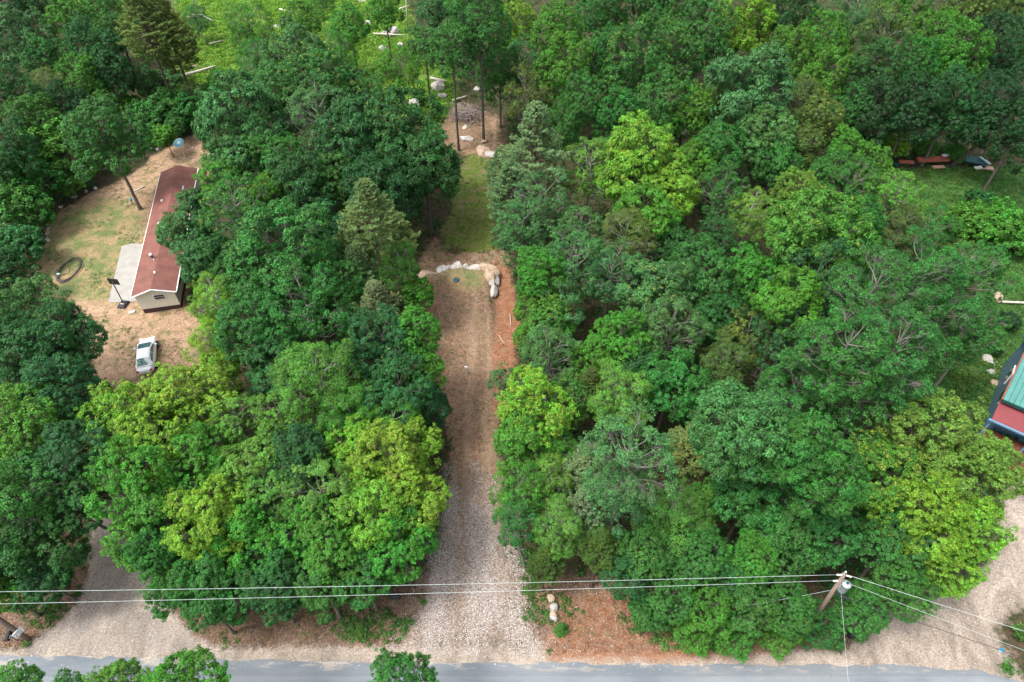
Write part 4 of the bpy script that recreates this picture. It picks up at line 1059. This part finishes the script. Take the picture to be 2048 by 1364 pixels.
V, Fc = [], []; ys = [-1.95,-1.5,-1.10,-.75,-.4,-.1,.12,.5,.95,1.38]
for y in ys:
    w_, z_ = rg(y); z0 = .97; V += [(-.80,y,z0-.03),(-w_-.02,y,max(z_-.03,z0)),(-w_*.7,y,z_+.015),(w_*.7,y,z_+.015),(w_+.02,y,max(z_-.03,z0)),(.80,y,z0-.03)]
for i in range(len(ys) - 1):
    for k in range(5): Fc.append((i*6+k, i*6+k+1, (i+1)*6+k+1, (i+1)*6+k))
MB().add(V, Fc).obj('cabin', m_car, car, True)
def quad_grid(y0, y1, side, inset, lift=.012):
    vs = []
    for y in np.linspace(y0, y1, 5):
        w_, z_ = rg(y); ww = w_ * .93
        for x in (-ww, -ww*.5, 0, ww*.5, ww): vs.append((x, y, z_ + .018 + lift - .02*abs(x/ww)**3))
    return MB().add(vs, [(i*5+k, i*5+k+1, (i+1)*5+k+1, (i+1)*5+k) for i in range(4) for k in range(4)])
quad_grid(.20, 1.30, 0, 0).obj('windshield', m_cg, car, True)
rw = quad_grid(-1.86, -1.16, 0, 0).obj('rear_window', m_cg, car, True)
MB().box((-.36,-1.5,1.23), (.3,.14,.03)).obj('parcel', M_('green_cloth', (.02,.35,.18)), rw)
for sg in (-1, 1):
    for ya, yb in ((-1.45,-.45),(-.37,.95)):
        vs = []; 
        for y in np.linspace(ya, yb, 6):
            w_, z_ = rg(y); t0, t1 = .12, .88; A_ = Vector((.80, y, .97)); B_ = Vector((w_ + .02, y, z_ - .03))
            for t in (t0, t1):
                q = A_.lerp(B_, t); vs.append(((q.x + .014) * sg, y, q.z))
        MB().add(vs, [(2*i, 2*i+1, 2*i+3, 2*i+2) for i in range(5)]).obj('side_window', m_cg, car)
    MB().box((sg*1.0, .82, 1.0), (.2,.14,.13)).obj('mirror', m_car, car, bevel=.03)
    MB().box((sg*.60, 2.28, .66), (.30,.14,.12), sg*-.5).obj('headlight', m_head, car)
    MB().box((sg*.60, -2.36, .80), (.26,.10,.13), sg*.45).obj('tail_light', m_tail, car)
    for yw in (-1.42, 1.48):
        wh = MB().lathe([(.20,-.10),(.31,-.11),(.335,-.06),(.335,.06),(.31,.11),(.20,.10)], 20).obj('wheel', m_tyre, car, True)
        wh.location = (sg*.86, yw, .335); wh.rotation_euler = (0, R_(90), 0)
        MB().lathe([(0,.07*sg),(.07,.10*sg),(.12,.08*sg),(.21,.10*sg)], 16).obj('rim', m_rim, wh, True)
# ---- boulders of the mound ----
BL = [(851,547,2.3,1.2,1.1,.15,m_rockt,'broad tan boulder at the left end of the wall'),(884,536,1.7,.8,.9,.45,m_rock,'long grey boulder second from the left end of the wall'),(898,531,.9,.6,.6,.2,m_rock,'small dark streaked boulder left of the white one'),
 (915,529,1.6,1.2,1.2,-.1,m_rockw,'white boulder with a rusty streak at the middle of the wall'),(932,531,.7,.7,.8,0,m_rockw,'narrow pale boulder right of the white one'),(950,533,2.0,.8,.9,-.1,m_rockw,'long flat whitish boulder in the wall'),(978,537,2.5,1.4,1.2,-.3,m_rockt,'largest tan boulder at the right corner of the wall'),
 (979,551,1.1,1.7,1.0,.25,m_rockt,'upright tan boulder below the corner one'),(990,553,.8,2.0,.8,.1,m_rock,'thin grey boulder at the outer right side'),(983,563,.7,.8,.7,.1,m_rock,'small grey boulder inside the right end'),(988,577,.7,1.7,.7,-.15,m_rockw,'last pale boulder at the lower right end of the wall')]
for i, (x, y, a, b_, c_, rz, m_, lb) in enumerate(BL):
    q = at(x, y, .8); rock((q.x, q.y, gz(q.x, q.y) * .5 + .35), (a * 1.05, b_ * 1.15, c_ * 1.25), rz, m_, lb, 'boulder', 'boulder', 60 + i, 'boulders round the mound')
RK = [(933,280,1.7,m_rockw,'white rock at the left of the tall bare trunks'),(880,285,.9,m_rock,'small grey rock left of the white rock by the mown strip'),(968,284,1.0,m_rockt,'orange tan rock behind the tall bare trunks'),(967,306,2.2,m_rockt,'long tan rock at the head of the mown strip'),(983,311,1.8,m_rockw,'pale flat rock right of the long tan rock'),(1005,316,1.4,m_rock,'grey rock under the feathery pine'),
 (930,256,.9,m_rockw,'white stone in front of the brush pile'),(877,174,2.6,m_rockw,'large flat white rock in the ferns'),(832,209,2.0,m_rockw,'slanted white rock on the fern slope'),(885,192,1.2,m_rock,'grey stone below the large flat rock'),(783,68,2.8,m_rock,'tall grey rock beside the fallen poles'),(800,92,1.2,m_rock,'grey stone below the tall grey rock'),(766,99,1.6,m_rock,'flat stone left of the ferns'),
 (738,48,1.8,m_rockw,'pale rock left of the tall grey rock'),(724,4,1.3,m_rockw,'pale rock on the top edge in the clearing'),(364,173,.8,m_rockw,'pink white stone below the white fallen log'),(372,186,.9,m_rockw,'round white stone below the fallen log'),(414,184,1.1,m_rock,'flat stone right of the round white one'),(893,125,1.0,m_rockw,'pale stone half hidden in the bright ferns'),(956,180,1.4,m_rock,'grey stone right of the forked trunks'),
 (553,55,1.2,m_rockw,'pale stone in the upper left ferns'),(1974,720,1.2,m_rockw,'pale rock in the meadow grass left of the white flowers'),(1981,745,.8,m_rock,'middle rock of the row by the green roofed house'),(1988,768,1.0,m_rockt,'tan ended rock nearest the green roofed house'),(1991,598,1.6,m_rockt,'flat pinkish rock by the bleached branches')]
for i, (x, y, s_, m_, lb) in enumerate(RK):
    q = at(x, y); rock((q.x, q.y, s_ * .12), (s_, s_ * .75, s_ * .5), i * .7, m_, lb, 'rock', 'rock', 80 + i, 'rocks in the clearings')
for i, (x, y, s_, lb) in enumerate(((1101,1198,.5,'top grey stone in the row beside the gravel driveway'),(1107,1219,.62,'largest stone in the row beside the gravel driveway'),(1106,1229,.5,'pinkish stone just below the largest in the row'),(1107,1238,.42,'bottom grey stone just above the pine seedling'))):
    q = at(x, y); rock((q.x, q.y, .1), (s_*1.3, s_*1.1, s_), i, m_rockt if i in (0, 2) else m_rock, lb, 'stone', 'stone', 120 + i, 'stones beside the gravel driveway')
# ---- small things on the drive ----
p = at(913, 563, .9); s0 = gz(p.x, p.y); tag(MB().lathe([(.33,0),(.33,.10),(.27,.15),(0,.17)], 18, (p.x, p.y, s0)).obj('septic_lid', m_teal, None, True), 'round dark teal lid set in the top of the mound', 'lid')
p = at(936, 748); tag(MB().tube([(p.x,p.y,0),(p.x,p.y,.95),(p.x-.04,p.y,1.08),(p.x-.17,p.y,1.12),(p.x-.27,p.y,1.04)], .085, 10).obj('vent_pipe', m_white, None, True), 'white hooked vent pipe rising from the dirt drive', 'pipe')
p = at(792, 1196); tag(MB().tube([(p.x-.5,p.y+.1,.25),(p.x+.35,p.y,.2)], .2, 14, True).obj('culvert_pipe', m_black, None, True), 'black culvert pipe end at the left of the gravel driveway', 'pipe')
p = at(1700, 1272); tag(MB().lathe([(0,0),(.24,.01),(.28,.1),(.28,.8),(.22,.92),(0,.95)], 16, (p.x,p.y,0)).obj('barrel', m_black, None, True), 'black rounded bin under the shrubs right of the pole', 'bin')
p = at(1999, 1303); bk_ = empty('bucket', (p.x,p.y,0)); tag(bk_, 'small white container with a blue top at the edge of the sandy lot', 'container')
MB().lathe([(0,0),(.13,0),(.15,.3)], 14).obj('tub', m_white, bk_, True); MB().lathe([(.155,.29),(.155,.34),(0,.35)], 14).obj('lid', m_bluep, bk_, True)
# ---- seedlings and little plants ----
def make_tuft(seed):
    r = np.random.default_rng(seed); n = 260; k = r.integers(0, 9, n); a = k * .7 + r.normal(0, .12, n); t = r.uniform(.05, 1, n); ln = r.uniform(.5, 1.15, 9)[k]
    P = np.stack([np.cos(a) * t * ln, np.sin(a) * t * ln, .15 + .75 * np.sin(t * 2.4) * ln], 1) + r.normal(0, .07, (n, 3)); P[:, 2] = abs(P[:, 2])
    V, Fc = leaf_quads(P, unit(r.normal(0, .5, (n, 3)) + [0, 0, 1]), r.normal(size=(n, 3)), r.uniform(.16, .34, n), .14)
    return npmesh('leaves', V, Fc, dict(leafvar=('FACE', r.uniform(0, 1, n)), clumpvar=('FACE', r.uniform(0, 1, n)), tip=('FACE', np.full(n, 3.))), False, LEAF), None, 1
TUFT = [make_tuft(s) for s in (1, 2, 3)]
def seedling(px, py, r0, h, col, label, pine=False):
    q = at(px, py); root = empty('pine_seedling' if pine else 'small_plant', (q.x, q.y, 0)); tag(root, label, 'sapling' if pine else 'plant', 'young plants along the roadside')
    me, lm, _ = PROTO['P'][1] if pine else TUFT[int(px) % 3]; c = link('crown' if pine else 'leaves', me, root, None); c.color = (*col, 0)
    c.scale = (r0, r0, h); c.location = (0, 0, h * .9 if pine else 0); c.rotation_euler = (0, 0, px)
    if lm: l = link('stem', lm, root); l.scale = c.scale; l.location = c.location; l.rotation_euler = c.rotation_euler; l.color = (.15,.1,.07,1)
seedling(1122, 1262, .62, .45, (.07,.20,.03), 'bright green pine seedling beside the row of stones', True)
for x, y, r0, lb in ((847,1206,.35,'small leafy plant at the upper left edge of the gravel'),(822,1246,.35,'small leafy plant at the lower left edge of the gravel'),(720,1262,.42,'dark weedy clump on the left roadside verge'),(1050,1238,.3,'low plant at the right edge of the gravel'),(160,1190,.4,'low green clump left of the sandy entrance'),(115,1215,.4,'green clump on the leafy bank above the sign pole'),(55,1290,.4,'green tuft at the foot of the sign pole'),(1715,1280,.55,'yellow green tuft beside the black bin'),(2010,1340,.7,'leafy clump at the far right roadside corner'),(2035,1270,.9,'leafy bush on the right edge of the sandy lot')):
    seedling(x, y, r0, r0 * 1.1, (.06,.17,.03), lb)
# ---- utility pole ----
b0 = at(1612, 1262); t0 = at(1690, 1146, 10.2); UP = empty('utility_pole', b0); tag(UP, 'leaning wooden utility pole carrying a grey transformer', 'utility pole')
ax = (t0 - b0); un = ax.normalized()
def onp(h): return un * (h / un.z)
MB().tube([(0,0,0), onp(5), onp(10.1)], [.17,.15,.125], 14).obj('pole', m_polew, UP, True)
MB().tube([onp(10.1), onp(10.38)], [.05,.07], 10).obj('pole_cap', m_galv, UP)
tc_ = onp(8.55) + Vector((.34, -.22, 0)); tf = MB().lathe([(0,-.5),(.25,-.5),(.27,-.46),(.27,.40),(.29,.42),(.29,.47),(.1,.55),(0,.56)], 22, tc_).obj('transformer', m_galv, UP, True)
MB().lathe([(.045,.5),(.08,.54),(.045,.58),(.08,.62),(.045,.66),(.08,.70),(.03,.78),(0,.79)], 12, tc_).obj('bushing', m_teal, tf, True)
MB().box(tc_ + Vector((-.17,.12,0)), (.2,.2,.5)).obj('mounting_bracket', m_galv, UP)
MB().tube([onp(9.3), onp(9.2) + Vector((.42,-.05,-.1)), onp(9.0) + Vector((.5,-.1,-.2))], .03, 6).obj('arm', m_galv, UP)
for k, (h, dx, dy) in enumerate(((9.95,-.35,-.01),(9.95,.40,-.14),(9.05,-.30,-.02),(8.95,.5,-.1))):
    c0 = onp(h); d_ = Vector((dx, dy, 0)); dn = d_.normalized(); L0 = d_.length
    MB().tube([c0 + dn * (.1 + .045 * j) for j in range(9)], [.03,.075,.03,.075,.03,.075,.03,.075,.03], 9).obj('insulator', M_('porcelain', (.7,.72,.72), rough=.2), UP, True)
MB().tube([onp(7.7) + Vector((0,-.2,0)), onp(7.55) + Vector((.25,-.35,0)), onp(7.5) + Vector((.95,-.6,-.05))], [.05,.09,.09], 8).obj('cable_splice', m_black, UP)
WP = lambda h: b0 + onp(h)
def wire(a, b, sag, r0, mat, label, name='power_line'):
    pts = [a.lerp(b, t) - Vector((0, 0, sag * 4 * t * (1 - t))) for t in np.linspace(0, 1, 25)]
    tag(MB().tube(pts, r0, 6).obj(name, mat, None, True), label, 'wire', 'wires strung from the utility pole')
def ext(a, b, k): return a + (b - a) * k
wire(WP(9.95) + Vector((-.4,0,0)), ext(WP(9.95), at(0, 1180, 9.3), 1.25), .42, .0125, m_wire, 'upper of the two pale wires running left from the pole across the whole photo')
wire(WP(9.05) + Vector((-.3,0,0)), ext(WP(9.05), at(0, 1205, 8.5), 1.25), .35, .0125, m_wire, 'lower of the two pale wires running left from the pole')
wire(WP(9.95) + Vector((.45,-.1,0)), ext(WP(9.95), at(2048, 1262, 9.2), 1.6), .05, .014, m_wire, 'thick pale wire, topmost running right from the pole')
wire(WP(8.9) + Vector((.5,-.1,0)), ext(WP(8.9), at(2048, 1301, 8.2), 1.6), .05, .010, m_wire, 'thin middle wire running right over the sandy lot')
wire(WP(7.5) + Vector((.9,-.6,0)), ext(WP(7.5), at(2048, 1312, 7.0), 1.6), .05, .018, m_black, 'dark lowest wire running right from the black splice')
wire(WP(7.9) + Vector((.3,-.3,0)), at(1700, 1400, 6.0), .05, .009, m_wire, 'thin wire dropping from the transformer across the road', 'service_wire')
wire(WP(7.6), at(1470, 1215, 6.2), .1, .010, m_galv, 'faint wire leaving the pole to the left through the leaves', 'service_wire')
# ---- sign pole at the lower left ----
b1 = at(58, 1279); SP = empty('sign_pole', b1); tag(SP, 'grey wooden pole with a white sign at the lower left corner', 'pole')
MB().tube([(0,0,0),(0,.02,4.5),(-.03,.05,9.2)], [.17,.16,.13], 12).obj('pole', m_polew, SP, True)
sg_ = MB().box((0,0,1.75), (.72,.03,.62)).obj('sign_panel', M_('sign_white', (.82,.84,.84), var=.02), SP); sg_.location = (.20,-.12,0); sg_.rotation_euler = (0,0,1.16)
def text(tx, size, loc, par, mat, name='lettering'):
    cu = bpy.data.curves.new(name, 'FONT'); cu.body = tx; cu.size = size; cu.align_x = 'CENTER'; cu.extrude = .002
    o = bpy.data.objects.new(name, cu); dg = bpy.context.evaluated_depsgraph_get(); COL.objects.link(o); bpy.context.view_layer.update()
    me = bpy.data.meshes.new_from_object(o.evaluated_get(bpy.context.evaluated_depsgraph_get())); COL.objects.unlink(o); bpy.data.objects.remove(o)
    q = link(name, me, par); me.materials.clear(); me.materials.append(mat); q.location = loc; q.rotation_euler = (R_(90), 0, 0); return q
text('O', .30, (.10, -.018, 1.49), sg_, m_black); text('K', .22, (-.20, -.018, 1.52), sg_, m_black)
for z, w_ in ((1.99,.50),(1.92,.42),(1.85,.48),(1.78,.36)): MB().box((0,-.017,z), (w_,.004,.03)).obj('text_line', M_('sign_grey', (.35,.45,.47)), sg_)
gd = at(79, 1229); wire(Vector((b1.x-.05, b1.y, 7.6)), Vector((gd.x, gd.y, .1)), 0, .012, m_galv, 'guy wire from the sign pole down to the leafy bank', 'guy_wire')
q = Vector((gd.x, gd.y, .1)); u_ = (Vector((b1.x-.05, b1.y, 7.6)) - q).normalized()
tag(MB().tube([q, q + u_ * 1.6], .035, 8).obj('wire_guard', m_yel), 'yellow guard sleeve on the guy wire by the sign pole', 'guard')
p = at(33, 1284); MBx = empty('mailbox', (p.x, p.y, 0), .15); tag(MBx, 'black mailbox on a grey post left of the sign pole', 'mailbox')
MB().box((0,.1,.5), (.10,.10,1.0)).obj('post', m_wood, MBx); bx = MB(); pr = [(-.16,-.12),(.16,-.12),(.16,.08),(.11,.17),(0,.2),(-.11,.17),(-.16,.08)]
n_ = len(pr); bx.add([(x, -.32, 1.15+z) for x, z in pr] + [(x, .36, 1.15+z) for x, z in pr], [tuple(reversed(range(n_))), tuple(n_+k for k in range(n_))][::-1] + [(k,(k+1)%n_,n_+(k+1)%n_,n_+k) for k in range(n_)])
bo = bx.obj('box', m_black, MBx); MB().box((.168,-.05,1.17), (.01,.28,.08)).obj('number_plate', m_white, bo)
# ---- logs and slash ----
def log(pa, pb, ra, rb, mat, label, z=.2, name='fallen_log', bend=.0):
    a, b = at(*pa), at(*pb); a.z = b.z = 0; a.z = z + ra * .5; b.z = z + rb * .5; m_ = a.lerp(b, .5) + Vector((0, bend, bend * .3))
    o = MB().tube([a, a.lerp(m_, .5) + Vector((0,bend*.2,0)), m_, m_.lerp(b, .5), b], [ra, ra*.95, (ra+rb)/2, rb*1.05, rb], 9).obj(name, mat, None, True); return tag(o, label, 'log', 'fallen logs and poles')
log((361,161),(433,139), .26,.16, m_log, 'long white fallen log lying in the upper left clearing', .5)
log((358,144),(398,134), .22,.16, m_rockt, 'reddish decayed log just above the white fallen log')
log((375,39),(428,46), .22,.14, m_log, 'bent pale log near the top of the fern clearing', .3, bend=1.0)
log((748,75),(812,78), .16,.10, m_log, 'thin white pole lying level across the grey rock', .6)
log((762,75),(784,60), .13,.09, m_log, 'thin pole leaning up to the grey rock', .5)
log((862,168),(893,174), .20,.14, m_log, 'short pale log lying on the large flat white rock', .9)
log((800,24),(818,17), .14,.10, m_log, 'pale pole near the top edge of the clearing', .5)
log((870,118),(884,128), .14,.09, m_log, 'short stick poking from the bright ferns', .4)
log((2002,607),(2075,610), .13,.11, m_log, 'straight pale pole lying in the grass above the green roofed house', .2)
log((1966,612),(1990,598), .06,.04, m_log, 'thin stick beside the flat pinkish rock', .3)
log((998,672),(1010,690), .05,.03, m_log, 'thin curved root on the red dirt strip', .05, 'fallen_stick')
log((1020,628),(1022,652), .05,.03, m_log, 'upright thin stick at the edge of the red dirt strip', .05, 'fallen_stick')
def sticks(name, label, cat, c, n, L0, hgt, spread, mat, seed, rr0=.03):
    r = random.Random(seed); mb = MB()
    for k in range(n):
        a = r.uniform(0, 6.28); x, y = c.x + r.gauss(0, spread), c.y + r.gauss(0, spread * .8); z = r.uniform(.1, hgt); l = L0 * r.uniform(.4, 1); el = r.uniform(-.1, .5)
        d_ = Vector((math.cos(a), math.sin(a), el)) * l * .5; m_ = Vector((x, y, z)); e = Vector((r.gauss(0,.1), r.gauss(0,.1), r.gauss(0,.05))) * l
        mb.tube([m_ - d_, m_ + e, m_ + d_], [rr0, rr0 * .8, rr0 * .4], 5)
    return tag(mb.obj(name, mat, None, True), label, cat)
m_twig = M_('grey_twigs', (.24,.20,.18), var=.3)
sticks('brush_pile', 'heap of grey cut brush behind the forked bare trunks', 'brush pile', at(932, 235), 150, 3.2, 1.5, 1.1, m_twig, 5, .04)
for i, (x, y, rz, lb) in enumerate(((1985,680,.2,'bleached bare branch spreading over the grass above the white flowers'),(1993,640,1.5,'tangled grey bare branch beside the aspens at the meadow'))):
    q = at(x, y, .8); o = link('dead_branch', BARE[i + 1]); o.location = (q.x - 1.5, q.y, 1.0); o.scale = (3.2, 3.2, 1.8); o.rotation_euler = (0, 0, rz); o.color = (.55,.53,.50,1); tag(o, lb, 'branch')
for i, (x, y, lean, h_, lb) in enumerate(((363,48,-.9,9,'thin grey dead trunk standing left in the upper fern clearing'),(394,22,-.6,8,'thin grey dead trunk standing on the top edge of the fern clearing'),(692,25,-.5,8,'white dead stem standing left of the tall grey rock'),(816,60,.3,7,'short dead stem standing right of the fallen poles'))):
    q = at(x, y); mb = MB().tube([(q.x,q.y,0),(q.x+lean*.4,q.y,h_*.5),(q.x+lean,q.y+.3,h_)], [.14,.11,.04], 7)
    for k in range(4):
        zz = h_ * (.45 + .13 * k); a = k * 2.1 + i; b0_ = Vector((q.x + lean * zz / h_, q.y, zz)); mb.tube([b0_, b0_ + Vector((math.cos(a) * .8, math.sin(a) * .8, .4))], [.04,.015], 5)
    tag(mb.obj('dead_tree', m_log, None, True), lb, 'dead tree', 'dead stems in the fern clearing')
log((420,92),(452,84), .16,.1, m_log, 'grey log lying in brush right of the white fallen log', .3)
log((560,22),(590,30), .16,.1, m_log, 'grey log lying in the upper ferns beside the pale stone', .3)
log((640,140),(662,132), .14,.09, m_log, 'small grey log on the middle of the fern slope', .3)
log((905,205),(935,196), .15,.1, m_log, 'grey pole lying in front of the ferns above the brush pile', .3)
# scrap at the back of the meadow
def board(px, py, l, w_, h, rz, mat, label, name='board', z=.25):
    q = at(px, py); return tag(MB().box((q.x, q.y, z), (l, w_, h), rz).obj(name, mat), label, 'board', 'scrap at the back of the meadow')
board(1860, 330, 4.2, .9, .3, .06, m_red, 'long red board of the scrap row at the back of the meadow', z=.9)
board(1884, 325, 1.0, .5, .12, .3, m_white, 'white scrap on the right end of the long red board', z=1.15)
board(1875, 337, 1.6, .5, .16, .1, M_('tan_board', (.45,.28,.2)), 'short tan board under the right end of the long red one')
board(1808, 333, 1.9, .5, .25, -.05, m_red, 'short red brown board left of the long red one', z=.7)
board(1828, 331, .9, .5, .5, 0, m_black, 'black scrap lump between the two red boards', 'scrap', .5)
board(1944, 330, 2.6, 1.6, .12, -.25, m_teal, 'dark green metal sheet in the right hand scrap pile', 'metal_sheet', .8)
board(1962, 334, .35, 1.8, .14, .35, m_galv, 'grey board leaning across the green sheet', z=1.0)
board(1957, 340, 1.6, .5, .15, .2, m_white, 'whitish board at the foot of the green sheet', z=.4)
board(1972, 341, 1.4, .7, .15, -.2, M_('pinkish_board', (.5,.33,.27)), 'pinkish scrap right of the green sheet', 'scrap', .4)
q = at(1749, 330); tag(MB().tube([(q.x+.5*math.cos(a), q.y+.15*math.sin(a), .8+.5*math.sin(a)) for a in np.linspace(-.6, 4.0, 16)], .08, 8).obj('blue_hose', m_bluep, None, True), 'curved bright blue hose at the left of the scrap row', 'hose', 'scrap at the back of the meadow')
board(1790, 334, .5, .3, .3, 0, m_teal, 'small teal scrap at the left end of the red boards', 'scrap', .4)
# white flowers
r = np.random.default_rng(55); c = at(1992, 708); P = np.array([c.x, c.y]) + r.normal(0, 1, (90, 2)) * [.8, 1.9]
o = cover('flowers', 'cluster of white flowers in the grass left of the green roofed house', 'flowers', P, 3, .12, .5, .07, .07, (.85,.85,.8), 56)
o.data.materials.clear(); o.data.materials.append(M_('petal', (.8,.8,.76)))
# ---- green roofed house on the right edge ----
e0 = at(2004, 800, 4.2); Hs = empty('green_roofed_house', (e0.x, e0.y, 0), -.63)
tag(Hs, 'house with green metal roof, blue side wall and red porch at the right edge', 'house')
m_groof = lines_mat('green_metal_roof', (.042,.19,.165), (.012,.06,.06), .42, 0, .12, .45, .2); m_blue = lines_mat('blue_siding', (.10,.20,.28), (.05,.10,.15), .15, 2, .15, .55, .08)
m_rroof = lines_mat('red_porch_roof', (.19,.022,.028), (.10,.012,.015), .14, 1, .2, .5, .12); m_brick = lines_mat('red_brown_deck', (.13,.04,.018), (.05,.016,.01), .22, 1, .2, .7, .35)
LX, LY = 11.0, 9.6; zE, zR_ = 4.2, 6.4
g_ = MB()
for s_ in (0, 1):
    y0, y1 = (0, LY/2) if s_ == 0 else (LY, LY/2); vs = [(0,y0,zE),(LX,y0,zE),(LX,y1,zR_),(0,y1,zR_)]; vs += [(x, y, z + .16) for x, y, z in vs]
    fs = [(0,3,2,1),(4,5,6,7),(0,1,5,4),(1,2,6,5),(2,3,7,6),(3,0,4,7)]; g_.add(vs, fs if s_ == 0 else [tuple(reversed(f)) for f in fs])
g_.obj('roof', m_groof, Hs)
MB().tube([(-.03,0,zE+.08),(-.03,LY/2,zR_+.08)], .07, 6).obj('rake_trim', m_red, Hs)
MB().box((LX/2,-.05,zE-.03), (LX,.06,.3)).obj('eave_board', M_('dark_green_trim', (.01,.06,.055)), Hs)
xi = .35; wy0 = .5; gw = MB().add([(xi,wy0,0),(LX,wy0,0),(LX,LY-.4,0),(xi,LY-.4,0),(xi,wy0,zE+.1),(LX,wy0,zE+.1),(LX,LY-.4,zE+.1),(xi,LY-.4,zE+.1),(xi,LY/2,zR_-.05),(LX,LY/2,zR_-.05)],
    [(0,1,5,4),(2,3,7,6),(3,0,4,8,7),(1,2,6,9,5)]).obj('wall', m_blue, Hs)
for yy in (2.0, 4.9):
    f = MB().box((xi-.05, yy, 3.1), (.10, 1.25, 1.5)).obj('window', m_white, Hs); MB().box((xi-.11, yy, 3.1), (.03, 1.05, 1.3)).obj('pane', m_dark, f)
pr_ = MB().add([(0,-1.5,2.95),(LX,-1.5,2.95),(LX,wy0,3.75),(0,wy0,3.75),(0,-1.5,3.07),(LX,-1.5,3.07),(LX,wy0,3.87),(0,wy0,3.87)], [(0,3,2,1),(4,5,6,7),(0,1,5,4),(1,2,6,5),(2,3,7,6),(3,0,4,7)]).obj('porch_roof', m_rroof, Hs)
MB().box((LX/2-.1,-1.58,2.96), (LX+.2,.16,.16)).obj('porch_gutter', M_('blue_trim', (.13,.26,.38)), Hs)
for x in (.1, 3.4, 6.8): MB().box((x,-1.4,1.5), (.16,.16,2.88)).obj('porch_post', M_('blue_post', (.12,.22,.32)), Hs)
MB().box((LX/2,-2.0,.6), (LX-.2,3.4,.3)).obj('deck', m_brick, Hs)
